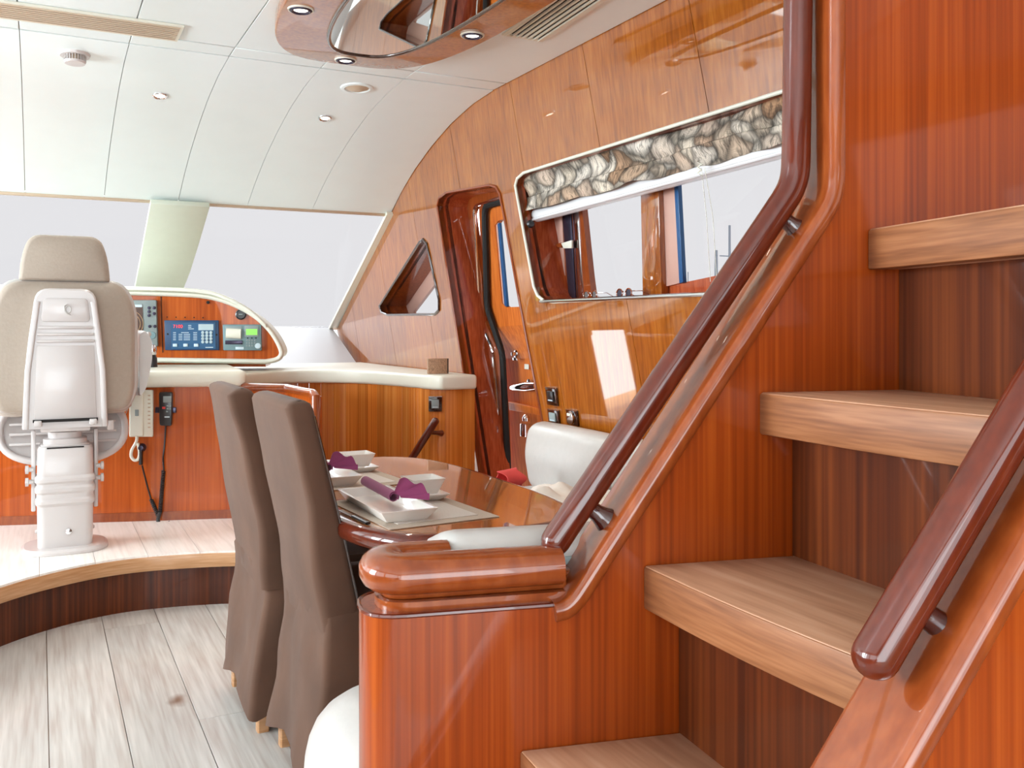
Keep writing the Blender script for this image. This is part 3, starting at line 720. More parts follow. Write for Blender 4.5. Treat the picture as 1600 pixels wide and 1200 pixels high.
r1[-1] = r1[-2] + (r1[-1] - r1[-2]) * ((2.41 - r1[-2].z) / (r1[-1].z - r1[-2].z))
h1 = handrail(r1, .0197, 'dark varnished wooden handrail along the far side panel, bending to vertical',
         [(sp(920, 792, rw), sp(960, 822, rw)), (sp(1226, 344, rw), sp(1258, 368, rw))])
r2 = [sp(x, y, .465) for x, y in ((1368, 1026), (1560, 703), (1760, 367))]
h2 = handrail(r2, .0197, 'dark varnished wooden handrail nearest the camera at the right',
         [(sp(1438, 955, .465), sp(1510, 1008, .468))])
for h in (h1, h2): del h['group']

# ================================================================== CEILING FITTINGS
def sellipse(cx, cy, a, b, n, z, m=72):
    out = []
    for i in range(m):
        t = 2 * pi * i / m; c, s = cos(t), sin(t)
        out.append(V((cx + a * math.copysign(abs(c) ** (2 / n), c), cy + b * math.copysign(abs(s) ** (2 / n), s), z)))
    return out
ov = empty('ceiling_oval', (1.165, 2.4, 2.37), 'long glossy cherry oval ceiling panel with a mirror in its middle', 'ceiling panel')
prism('oval_panel', sellipse(1.165, 2.4, .425, 1.48, 3.6, 2.372), V((0, 0, .046)), M['veneer'], ov, bev=.008, seg=3, angle=40)
sweep('mirror_rim', sellipse(1.17, 2.4, .245, 1.29, 3.0, 2.368), circle2(.009, 10), M['bezel'], ov, closed=True)
prism('mirror', sellipse(1.17, 2.4, .240, 1.285, 3.0, 2.366), V((0, 0, .005)), M['mirror'], ov, smooth=False)
def fitting_axis(p): return ceil_n(p.y)
def downlight(px, py, z=None, label='', r=.042, wood=False):
    p = hitz(px, py, z) if z else ceil_hit(px, py); ax = V((0, 0, -1)) if z else fitting_axis(p)
    e = empty('downlight', p, label, 'light', group='round downlights')
    lathe('light_ring', [(r * .62, .001), (r * .68, .006), (r * .82, .009), (r * .97, .006), (r, -.002), (r * .62, -.002)], p, M['alu'] if wood else M['chrome'], e, axis=ax, n=28)
    if wood: lathe('rim_disc', [(r * .98, -.002), (r * 1.02, .004), (r * 1.14, .004), (r * 1.18, -.003), (r * .98, -.003)], p, M['cream'], e, axis=ax, n=28)
    lathe('lamp_disc', [(0, .003), (r * .62, .002), (r * .62, -.001), (0, -.001)], p, M['lamp'], e, axis=ax, n=24)
    l = bpy.data.lights.new('downlight_glow', 'SPOT'); l.energy = 14; l.spot_size = radians(115); l.spot_blend = .6; l.shadow_soft_size = .03; l.color = (1, .93, .82)
    lo = bpy.data.objects.new('downlight_glow', l); COL.objects.link(lo); lo.parent = e; lo.location = ax * .014; lo.rotation_euler = ax.to_track_quat('-Z', 'Y').to_euler()
    return e
downlight(470, 15, 2.371, 'round downlight at the near left edge of the ceiling oval', .040, True)
downlight(540, 94, 2.371, 'round downlight at the rounded front end of the ceiling oval', .040, True)
downlight(738, 55, 2.371, 'round downlight on the right side of the ceiling oval by the grille', .040, True)
downlight(250, 149, None, 'small round downlight in the cream ceiling right of the smoke detector', .036)
downlight(508, 184, None, 'small round downlight in the cream ceiling below the round speaker', .036)
p = ceil_hit(558, 137); ax = fitting_axis(p)
spk = empty('ceiling_speaker', p, 'round cream speaker grille in the curved ceiling', 'speaker')
lathe('speaker_ring', [(.058, .0), (.062, .008), (.078, .006), (.082, 0), (.058, -.001)], p, M['ceiling'], spk, axis=ax, n=32)
lathe('speaker_grille', [(0, .016), (.03, .013), (.056, .003), (.058, -.001), (0, -.001)], p, M['goldtrim'], spk, axis=ax, n=32)
p = ceil_hit(117, 84); ax = fitting_axis(p)
sd = empty('smoke_detector', p, 'white smoke detector on the cream ceiling at the left', 'detector')
lathe('detector_base', [(0, .0), (.062, 0), (.058, .012), (0, .012)], p, M['gel'], sd, axis=ax, n=28)
lathe('detector_core', [(0, .012), (.034, .012), (.034, .034), (0, .034)], p, M['goldtrim'], sd, axis=ax, n=20)
bmf = bmesh.new(); q = ax.to_track_quat('Z', 'Y')
for i in range(24):
    a = 2 * pi * i / 24; c_ = p + ax * .023 + q @ V((.038 * cos(a), .038 * sin(a), 0)); r_ = q @ V((cos(a), sin(a), 0)); t_ = q @ V((-sin(a), cos(a), 0))
    a_box(bmf, c_, (.012, .003, .022), (r_, t_, ax))
from_bm('detector_fins', bmf, M['gel'], sd, smooth=False)
lathe('detector_cap', [(0, .034), (.044, .034), (.040, .043), (0, .046)], p, M['gel'], sd, axis=ax, n=24)
# long grille at upper left, running to port
def grille(name, P4, nsl, label, mslat, mback, slat_w, fr=.012):
    """P4: four corners at ceiling height, a-b and d-c are the long edges"""
    a, b, c, d = [V(p) for p in P4]; e = empty(name, (a + c) / 2, label, 'vent')
    dz = V((0, 0, -.006))
    prism('grille_back', [a, b, c, d], V((0, 0, .002)), mback, e, smooth=False)
    sweep('grille_frame', [p + dz * .5 for p in (a, b, c, d)], [(-fr, -.004), (fr, -.004), (fr, .004), (-fr, .004)], M['cream'], e, closed=True)
    for i in range(nsl):
        t0 = (i + .5 - slat_w / 2) / nsl; t1 = (i + .5 + slat_w / 2) / nsl
        q = [a.lerp(d, t0), b.lerp(c, t0), b.lerp(c, t1), a.lerp(d, t1)]
        prism('grille_slat', [p + V((0, 0, -.002)) for p in q], V((0, 0, -.007)), mslat, e, smooth=False)
    return e
ga, gb, gc, gd = hitz(-700, -80, 2.418), hitz(284, 41, 2.418), hitz(271, 61, 2.418), hitz(-700, -50, 2.418)
y0_, y1_ = gb.y, gc.y
xe = (gb.x + gc.x) / 2
grille('long_ceiling_grille', [V((-2.3, y0_ - .0, 2.419)), V((xe, y0_, 2.419)), V((xe, y1_, 2.419)), V((-2.3, y1_, 2.419))], 8,
       'long beige slatted air grille in the ceiling at the upper left', M['goldtrim'], M['dark'], .62)
g = [hitz(x, y, 2.419) for x, y in ((790, 53), (845, 62), (946, -2), (868, -2))]
gx0 = g[0].x + .005; gx1 = g[1].x + .0; gy1 = max(g[0].y, g[1].y)
GW = [hitz(788, 52, 2.419), hitz(846, 62, 2.419)]
dirn = (hitz(846, 62, 2.419) - hitz(940, 0, 2.419)).normalized()
a0_ = GW[0]; d0_ = GW[1]
grille('dark_ceiling_grille', [a0_, a0_ - dirn * 1.1, d0_ - dirn * 1.1, d0_], 7,
       'ceiling air grille with dark slots beside the right edge of the ceiling oval', M['cream'], M['dark'], .38, .008)

# ================================================================== HELM INSTRUMENTS
I0 = at(330, 560, 5.62); I0.z = 0
def ip(px, py, off=0.0): return hitp(px, py, I0 + CN * off, CN)
pod = empty('instrument_pod', V((I0.x, I0.y, 1.02)), 'cherry faced instrument pod with a cream padded rim on the helm console', 'instrument panel')
rim_px = [(-190, 452), (190, 457), (300, 461), (340, 467), (375, 480), (404, 498), (426, 521), (439, 545), (439, 556), (431, 562), (415, 565), (190, 561), (-190, 556)]
rimP = [ip(x, y) for x, y in rim_px]; rimP = smooth_path(rimP[1:11], 4)
rimP = [ip(-190, 452)] + rimP + [ip(-190, 556)]
prism('pod_face', [p for p in rimP], -CN * .02, M['veneer_warm'], pod, smooth=False)
prism('pod_body', [p - CN * .021 for p in rimP], -CN * .40, M['cream'], pod, angle=45)
sweep('pod_rim', [p + CN * .01 for p in rimP], circle2(.024, 12, rx=.016), M['cream'], pod, up=CN, closed=True)
prism('pod_hood', [p + V((0, 0, .012)) for p in smooth_path([ip(x, y) for x, y in ((-190, 446), (190, 451), (310, 455), (355, 466), (392, 486), (418, 509))], 3)] +
      [p + V((0, 0, -.012)) for p in smooth_path([ip(x, y) for x, y in ((-190, 446), (190, 451), (310, 455), (355, 466), (392, 486), (418, 509))], 3)][::-1], CN * .07, M['cream'], pod, bev=.006, angle=50)
prism('pod_plinth', [ip(x, y, -.03) for x, y in ((-190, 560), (415, 566), (415, 573), (-190, 573))], -CN * .3, M['veneer_warm'], pod, smooth=False)
prism('face_seam', [ip(x, y, .001) for x, y in ((251, 462), (252.2, 462), (255.0, 551), (253.8, 551))], CN * .002, M['dark'], pod, smooth=False)
def ibox(name, x0, y0, x1, y1, off, th, mat, parent, bev=.0, skew=0):
    pts = [ip(x0, y0, off), ip(x1, y0, off), ip(x1 + skew, y1, off), ip(x0 + skew, y1, off)]
    return prism(name, pts, CN * th, mat, parent, bev=bev)
# radar display
rd = empty('radar_display', ip(220, 510, 0), 'grey radar display with a ringed brown screen beside the helm seat', 'display')
ibox('display_case', 150, 469, 246, 541, .001, .035, M['greyplastic'], rd, .006, 2)
ibox('display_screen', 160, 479, 223, 524, .036, .002, M['radar'], rd, 0, 1)
ibox('screen_bar', 160, 476, 222, 480, .038, .002, M['print'], rd)
cc = ip(201, 506, .039)
bmr = bmesh.new()
for r_ in (.03, .048, .066, .082):
    pth = [cc + CU * r_ * cos(a) * 1.0 + Up * r_ * sin(a) for a in [radians(-75 + 150 * i / 22) for i in range(23)]]
    pth = [q for q in pth if (q - cc).dot(CU) < .083 and abs((q - cc).z) < .078]
    a_sweep(bmr, pth, circle2(.0016, 5), CN)
from_bm('radar_rings', bmr, M['radarring'], rd)
for (x_, y_) in ((233, 481), (241, 481), (233, 487), (241, 490), (233, 493), (234, 510), (242, 510)):
    lathe('display_button', [(0, 0), (.010, 0), (.009, .005), (0, .006)], ip(x_, y_, .036), M['alu'], rd, axis=CN, n=10)
lathe('display_knob', [(0, 0), (.022, 0), (.02, .003), (0, .004)], ip(238, 524, .036), M['greyblue'], rd, axis=CN, n=18)
# blue radio panel
br = empty('blue_radio_panel', ip(300, 524, 0), 'blue radio panel with keypad and red digits in the console face', 'radio')
ibox('panel_bezel', 257.5, 500.5, 342, 547, .001, .016, M['bluedark'], br, .003, 1)
ibox('panel_face', 267, 504, 336, 545, .018, .003, M['blue'], br, 0, 1)
ibox('panel_window', 310, 506.5, 333.5, 516, .0215, .002, M['keypale'], br)
for (x_, y_) in ((262, 522), (338.5, 523)): lathe('panel_screw', [(0, 0), (.006, 0), (0, .003)], ip(x_, y_, .018), M['dark'], br, axis=CN, n=8)
for i in range(3):
    for j in range(4):
        lathe('key', [(0, 0), (.0098, 0), (.009, .004), (0, .005)], ip(316.8 + i * 6.4, 519.5 + j * 4.9, .021), M['keypale'], br, axis=CN, n=10)
for i, x_ in enumerate((273.5, 290, 306.5)): ibox('soft_key', x_ - 3.4, 537, x_ + 3.4, 541.6, .021, .004, M['print'], br, .001)
bmt = bmesh.new()
def tb(x0, y0, x1, y1):
    a_prism(bmt, [ip(x0, y0, .0213), ip(x1, y0, .0213), ip(x1, y1, .0213), ip(x0, y1, .0213)], CN * .0012)
for j in range(5):
    yy = 519.2 + j * 2.8
    for (xa, xb) in ((270.5, 275), (279, 285), (287, 297), (302, 308)):
        if j == 0 and xa in (279,): xa, xb = 283, 295
        if j == 0 and xa == 287: continue
        tb(xa, yy, xb, yy + .9)
for j in range(3): tb(294, 508 + j * 2.7, 299 + (4 if j == 2 else 0), 508.9 + j * 2.7)
tb(321, 542.2, 333, 543.4)
tag(from_bm('printed_legends', bmt, M['print'], br, smooth=False), kind='stuff')
def text_mesh(name, s, pos, xdir, ydir, size, mat, parent, depth=.0008):
    cu = bpy.data.curves.new(name, 'FONT'); cu.body = s; cu.size = size; cu.extrude = depth; cu.align_x = 'CENTER'; cu.align_y = 'CENTER'
    to = bpy.data.objects.new('t', cu); COL.objects.link(to); dg = bpy.context.evaluated_depsgraph_get(); dg.update()
    me = bpy.data.meshes.new_from_object(to.evaluated_get(dg)); bpy.data.objects.remove(to)
    z_ = V(xdir).cross(V(ydir)).normalized(); mt = Matrix((V(xdir).normalized(), V(ydir).normalized(), z_)).transposed().to_4x4(); mt.translation = pos
    bm = bmesh.new(); bm.from_mesh(me); bm.transform(mt); bpy.data.meshes.remove(me)
    return from_bm(name, bm, mat, parent, smooth=False)
text_mesh('red_digits', '7100', ip(278, 510.2, .022), CU, Up, .028, M['red'], br)
# grey fax/printer unit
fx = empty('paper_printer', ip(380, 530, 0), 'grey blue navigation printer with a paper roll and green screen in the console face', 'printer')
ibox('printer_case', 348.5, 507, 408.5, 547.5, .001, .022, M['greyblue'], fx, .006, 1)
ibox('paper_well', 352, 510, 378, 531, .0232, .002, M['greyplastic'], fx, .001)
bmp = bmesh.new(); pa_, pb_ = ip(353.5, 520.5, .024), ip(376.5, 521.5, .024)
a_sweep(bmp, [pa_, pb_], circle2(.030, 16, rx=.018), Up); from_bm('paper_roll', bmp, M['paper'], fx)
ibox('paper_slot', 352, 532, 379, 538, .0232, .005, M['alu'], fx, .001)
ibox('screen_frame', 382, 509, 404, 526, .0232, .004, M['greyplastic'], fx, .001)
ibox('green_screen', 384.5, 514, 402, 523.5, .0275, .002, M['lcd'], fx)
ibox('maker_plate', 368, 542, 381, 546, .0235, .002, M['print'], fx, .001)
for i in range(4):
    for j in range(3): ibox('printer_key', 384.5 + i * 4.1, 530.5 + j * 4.2, 387 + i * 4.1, 533 + j * 4.2, .0232, .003, M['greyplastic'], fx)
for i in range(3): ibox('menu_key', 386 + i * 6.4, 527.4, 388.2 + i * 6.4, 529, .0232, .003, M['dark'], fx)
lathe('cursor_pad', [(0, 0), (.018, 0), (.016, .004), (0, .006)], ip(403, 540.5, .0232), M['print'], fx, axis=CN, n=16)
gg = empty('round_gauge', ip(376.5, 491.5), 'round black gauge above the printer in the console face', 'gauge')
lathe('gauge_ring', [(0, 0), (.032, 0), (.032, .010), (.026, .013), (.024, .006), (0, .006)], ip(376.5, 491.5, .001), M['black'], gg, axis=CN, n=26)
ibox('gauge_mark', 373, 490.5, 379, 491.8, .008, .002, M['greyplastic'], gg)
sb = lathe('push_button', [(0, 0), (.010, 0), (.009, .008), (0, .010)], ip(325, 472.5, .001), M['dark'], axis=CN, n=14)
tag(sb, 'tiny round black push button high on the console face', 'button')

bmt2 = bmesh.new()
for i in range(5):
    xx = 261 + i * 14
    a_lathe(bmt2, [(0, 0), (.004, 0), (.003, .004), (0, .004)], ip(xx, 495.4 + .25 * i, .001), CN, 8)
ob_ = from_bm('toggle_row', bmt2, M['dark']); tag(ob_, 'row of tiny dark toggle pins above the blue radio panel', 'switches')
tl = empty('throttle_lever', at(238, 572, 5.25), 'small chrome and black lever on the console ledge beside the seat arm', 'lever')
tb_ = at(238, 573, 5.25); tb_.z = 1.02
lathe('lever_base', [(0, 0), (.028, 0), (.026, .05), (.018, .07), (0, .07)], tb_, M['black'], tl, n=16)
lathe('lever_collar', [(0, .07), (.022, .07), (.026, .09), (.02, .125), (0, .13)], tb_, M['chrome'], tl, n=16)
tube('lever_stem', [tb_ + V((0, 0, .12)), tb_ + V((-.015, 0, .17))], .006, M['chrome'], tl, n=8)
lathe('lever_knob', [(0, -.015), (.014, -.008), (.016, 0), (.012, .012), (0, .015)], tb_ + V((-.02, 0, .185)), M['gel'], tl, n=14)
# telephone and radio handset on the console front
ph = empty('wall_telephone', cp(222, 646, 0), 'white slim telephone handset unit on the console front', 'telephone')
def cbox(name, x0, y0, x1, y1, off, th, mat, parent, bev=0):
    return prism(name, [cp(x0, y0, off), cp(x1, y0, off), cp(x1, y1, off), cp(x0, y1, off)], CN * th, mat, parent, bev=bev, seg=3)
cbox('phone_base', 203, 609, 240.5, 682, .001, .022, M['cream'], ph, .006)
cbox('phone_handset', 203.5, 610, 225, 681, .024, .018, M['cream'], ph, .006)
cbox('phone_key', 211, 640, 217, 650, .042, .004, M['greyplastic'], ph, .002)
for j in range(9): cbox('speaker_hole', 231, 617 + j * 6.2, 235, 619 + j * 6.2, .0235, .001, M['goldtrim'], ph)
lp_ = [cp(x, y, .02) for x, y in ((214, 682), (213, 690), (206, 703), (205, 713), (210, 719), (216, 717), (218, 706), (215, 692))]
tube('white_cord', smooth_path(lp_, 6), .008, M['cream'], ph, n=8)
rh = empty('radio_handset', cp(260, 638, 0), 'black radio handset hanging on the console front beside the telephone', 'handset')
cbox('handset_cradle', 243, 636, 276, 645, .001, .012, M['alu'], rh, .004)
prism('handset_body', rounded([cp(x, y, .014) for x, y in ((250, 612), (271, 612), (270.5, 640), (269.5, 665), (251, 664), (250.5, 640))], .012, 4), CN * .03, M['black'], rh, bev=.005)
cbox('handset_screen', 255, 619, 268, 629, .0445, .002, M['greyplastic'], rh, .001)
cbox('red_key', 253.5, 635.5, 258.5, 639, .0445, .003, M['redcloth'], rh, .001)
for (x_, y_) in ((262, 634), (266, 634), (262, 638.5), (266, 638.5), (261, 643)): cbox('handset_key', x_ - 1.5, y_ - 1.2, x_ + 1.5, y_ + 1.2, .0445, .002, M['greyplastic'], rh)
cbox('maker_print', 257, 650.5, 265, 652.5, .0445, .001, M['print'], rh)
tube('straight_cord', smooth_path([cp(x, y, .02) for x, y in ((259, 665), (257.5, 690), (255, 715), (256, 735))], 4), .0045, M['black'], rh, n=8)
def coil(name, a, b, turns, R, r, parent):
    ax = (b - a); q = ax.to_track_quat('Z', 'Y'); n = turns * 9
    pts = [a + ax * (i / n) + q @ V((R * cos(2 * pi * i / 9), R * sin(2 * pi * i / 9), 0)) for i in range(n + 1)]
    return tube(name, pts, r, M['black'], parent, n=5, up=ax.normalized())
coil('coiled_cord', cp(255.5, 735, .02), cp(250, 800, .025), 24, .0075, .0042, rh)
lpc = [cp(x, y, .03) for x, y in ((250, 800), (247, 812), (250, 820), (258, 822.5), (264, 820), (262, 815))]
tube('floor_loop', smooth_path(lpc, 6), .010, M['black'], rh, n=8)
coil('coiled_cord', cp(247, 806, .02), cp(236, 780, .02), 10, .0075, .0042, rh)
tube('straight_cord', smooth_path([cp(x, y, .015) for x, y in ((236, 780), (229, 755), (222, 727))], 4), .0045, M['black'], rh, n=8)
lathe('cord_socket', [(0, 0), (.022, 0), (.022, .014), (.012, .03), (0, .032)], cp(222, 699, .001), M['alu'], rh, axis=CN, n=18)
tube('cord_plug', [cp(220, 702, .02), cp(220, 726, .018)], .010, M['black'], rh, n=10)

# ================================================================== HELM SEAT
HX, HYY = .105, 4.68
hs = empty('helm_chair', (HX, HYY, .247), 'white and beige helm seat on a white pedestal seen from behind', 'helm chair')
def hp(x, y, z): return V((HX + x, HYY + y, z))
def rrect(hx, hy, r, cx=0, cy=0, z=0, n=5):
    return [hp(cx + a, cy + b, z) for a, b in rr(-hx, hx, -hy, hy, r, n)]
loft('base_plate', [rrect(.178, .16, .12, z=.247), rrect(.178, .16, .12, z=.258), rrect(.165, .148, .11, z=.268)], M['gel'], hs, angle=25)
colr = []
for z, w in ((.268, .112), (.45, .114), (.463, .122), (.475, .122), (.485, .116), (.505, .116), (.515, .123), (.53, .124), (.54, .116), (.55, .116), (.56, .123), (.572, .123), (.585, .114), (.70, .112), (.715, .105)):
    colr.append(rrect(w, w * .82, .035, z=z))
loft('pedestal', colr, M['gel'], hs, angle=25)
loft('pedestal_top', [rrect(.10, .08, .04, z=.716), rrect(.10, .08, .04, z=.722), rrect(.09, .075, .05, z=.724), rrect(.09, .075, .05, z=.745), rrect(.07, .06, .05, z=.75), rrect(.07, .06, .05, z=.775)], M['gel'], hs, angle=25)
box('pedestal_slot', hp(0, -.087, .710), (.15, .008, .006), M['dark'], hs)
for sx_ in (-1, 1):
    box('side_rail', hp(sx_ * .128, .02, .60), (.018, .05, .36), M['gel'], hs, bev=.005)
    for z in (.555, .61): lathe('clamp_knob', [(0, -.012), (.010, -.012), (.010, .006), (.019, .008), (.019, .02), (0, .022)], hp(sx_ * .14, -.01, z), M['gel'], hs, axis=V((sx_, 0, 0)), n=14)
    lathe('side_bolt', [(0, 0), (.01, 0), (.008, .008), (0, .01)], hp(sx_ * .113, 0, .33), M['gel'], hs, axis=V((sx_, 0, 0)), n=10)
lathe('key_lock', [(0, 0), (.013, 0), (.013, .004), (.006, .006), (0, .006)], hp(.012, -.094, .335), M['chrome'], hs, axis=V((0, -1, 0)), n=18)
box('slide_bracket', hp(0, 0, .80), (.20, .22, .035), M['gel'], hs, bev=.006)
box('slide_plate', hp(0, 0, .835), (.26, .26, .012), M['dark'], hs)
for sx_ in (-1, 1): box('slide_rail', hp(sx_ * .11, 0, .825), (.03, .30, .025), M['gel'], hs, bev=.004)
tube('lever', [hp(.1, -.05, .80), hp(.17, -.06, .80)], .007, M['gel'], hs); box('lever_grip', hp(.185, -.06, .80), (.03, .02, .045), M['gel'], hs, bev=.006)
# foot rest ring
fr_ = empty('foot_rest', hp(0, .30, .75), parent=hs)
fo = [hp(.27 * math.copysign(abs(cos(t)) ** .8, cos(t)), .24 + .06 * sin(t), .755 + .145 * math.copysign(abs(sin(t)) ** .8, sin(t))) for t in [2 * pi * i / 48 for i in range(48)]]
sweep('rest_ring', fo, circle2(.017, 10), M['gel'], fr_, closed=True, up=V((0, -1, 0)))
fi = [p + (hp(0, .24, .755) - p) * .06 + V((0, .012, 0)) for p in fo]
prism('rest_plate', fi, V((0, .01, 0)), M['gel'], fr_, smooth=False)
for z in (.70, .745, .79, .83): box('rest_rib', hp(0, .232 + (z - .755) * .4, z), (.46, .012, .012), M['gel'], fr_, bev=.003)
box('foot_bracket', hp(0, .15, .70), (.06, .2, .04), M['gel'], fr_, bev=.004)
# seat cushion and back
loft('seat_cushion', [rrect(.26, .20, .10, cy=.16, z=.85), rrect(.285, .225, .12, cy=.16, z=.875), rrect(.285, .225, .12, cy=.16, z=.94), rrect(.25, .20, .12, cy=.16, z=.985)], M['seatfab'], hs, angle=60)
def pillow(name, outline, y0, y1, mat, parent, inset=.03):
    """outline in (x,z); rounded slab between y0 (rear) and y1"""
    cx = sum(p[0] for p in outline) / len(outline); cz = sum(p[1] for p in outline) / len(outline)
    rings = []
    for t, k in ((0, .80), (.06, .92), (.2, .985), (.5, 1.0), (.8, .985), (.94, .92), (1, .80)):
        ring_ = []
        for x_, z_ in outline:
            dx, dz = x_ - cx, z_ - cz; L_ = hypot(dx, dz); kk = (L_ - inset * (1 - k) * 5) / L_
            ring_.append(hp(cx + dx * kk, y0 + (y1 - y0) * t, cz + dz * kk))
        rings.append(ring_)
    return loft(name, rings, mat, parent, angle=50)
def rnd2(pts, r, n=6, radii=None): return [(p.x, p.z) for p in rounded([V((x_, 0, z_)) for x_, z_ in pts], r, n, radii)]
pillow('back_cushion', rnd2([(-.262, .865), (.262, .865), (.292, .95), (.295, 1.33), (.235, 1.455), (-.235, 1.455), (-.295, 1.33), (-.292, .95)], .12, 5), -.075, .06, M['seatfab'], hs)
pillow('back_piping', rnd2([(-.268, .862), (.268, .862), (.306, .95), (.306, 1.33), (.245, 1.462), (-.245, 1.462), (-.306, 1.33), (-.306, .95)], .12, 5), -.045, .03, M['leather'], hs, inset=.012)
pillow('headrest', rnd2([(-.187, 1.452), (.187, 1.452), (.178, 1.56), (.145, 1.66), (-.145, 1.66), (-.178, 1.56)], .055, 5, radii=[.015, .015, .1, .07, .07, .1]), -.07, .05, M['seatfab'], hs, inset=.02)
# hard shell on the back
def shell_ring(y, k, dz=0): return [hp(x_ * k, y, z_) for x_, z_ in rnd2([(-.172, .80), (.172, .80), (.160, 1.10), (.118, 1.418 - dz), (-.118, 1.418 - dz), (-.160, 1.10)], .05, 5, radii=[.008, .008, .25, .055, .055, .25])]
loft('back_shell', [shell_ring(-.07, 1.0), shell_ring(-.105, 1.0), shell_ring(-.115, .96, .008)], M['gel'], hs, angle=30)
for sx_ in (-1, 1):
    sweep('shell_flange', [hp(sx_ * .158, -.112, .80), hp(sx_ * .150, -.113, 1.05), hp(sx_ * .112, -.113, 1.36)], rr(-.012, .012, -.007, .010, .006, 3), M['gel'], hs, up=V((0, -1, 0)))
prism('shell_inset', [hp(x_, -.1155, z_) for x_, z_ in rnd2([(-.100, 1.27), (.100, 1.27), (.088, 1.375), (-.088, 1.375)], .02, 4)], V((0, -.006, 0)), M['gel'], hs, bev=.003)
prism('shell_field', [hp(x_, -.1155, z_) for x_, z_ in ((-.125, .83), (.125, .83), (.115, 1.165), (-.115, 1.165))], V((0, -.005, 0)), M['gel'], hs, bev=.004)
for z, w in ((1.185, .117), (1.215, .114), (1.245, .111)): box('shell_ridge', hp(0, -.118, z), (w * 2, .014, .014), M['gel'], hs, bev=.006)
em = [hp(.010 + .011 * cos(t) , -.124, 1.325 + .015 * sin(t)) for t in [2 * pi * i / 14 for i in range(14)]]
bme = bmesh.new(); a_sweep(bme, em, circle2(.0028, 6), V((0, -1, 0)), closed=True)
a_sweep(bme, [hp(.004, -.124, 1.348), hp(-.006, -.124, 1.34), hp(-.004, -.124, 1.318), hp(.006, -.124, 1.305), hp(.018, -.124, 1.30)], circle2(.0032, 6), V((0, -1, 0)))
from_bm('embossed_emblem', bme, M['leather'], hs)
for sx_ in (-1, 1):
    ao = rnd2([(sx_ * .315, .91), (sx_ * .345, .95), (sx_ * .378, 1.10), (sx_ * .370, 1.20), (sx_ * .338, 1.235), (sx_ * .315, 1.22)], .04, 4)
    pillow('armrest', ao, .0, .34, M['leather'], hs, inset=.006)
    box('arm_bracket', hp(sx_ * .30, .1, .94), (.07, .05, .04), M['gel'], hs, bev=.006)
# steering wheel
wh = empty('steering_wheel', hp(-.02, .46, .93), 'large polished chrome steering wheel in front of the helm seat', 'steering wheel')
wc = hp(-.02, .40, .95); wq = V((0, -1, .25)).normalized(); wu = V((0, .25, 1)).normalized()
wr = [wc + V((1, 0, 0)) * .325 * cos(t) + wu * .325 * sin(t) for t in [2 * pi * i / 64 for i in range(64)]]
sweep('wheel_rim', wr, circle2(.013, 10), M['chrome'], wh, closed=True, up=wq)
wr2 = [wc + V((1, 0, 0)) * .295 * cos(t) + wu * .295 * sin(t) + wq * -.01 for t in [2 * pi * i / 64 for i in range(64)]]
sweep('inner_ring', wr2, circle2(.006, 8), M['chrome'], wh, closed=True, up=wq)
for i in range(5):
    a = 2 * pi * i / 5 + pi / 2; d_ = V((1, 0, 0)) * cos(a) + wu * sin(a)
    tube('wheel_spoke', [wc + d_ * .03, wc + d_ * .32], .008, M['chrome'], wh, n=8, up=wq)
lathe('wheel_hub', [(0, .02), (.03, .015), (.045, 0), (.045, -.03), (.025, -.05), (.025, -.16), (0, -.16)], wc, M['chrome'], wh, axis=wq, n=20)

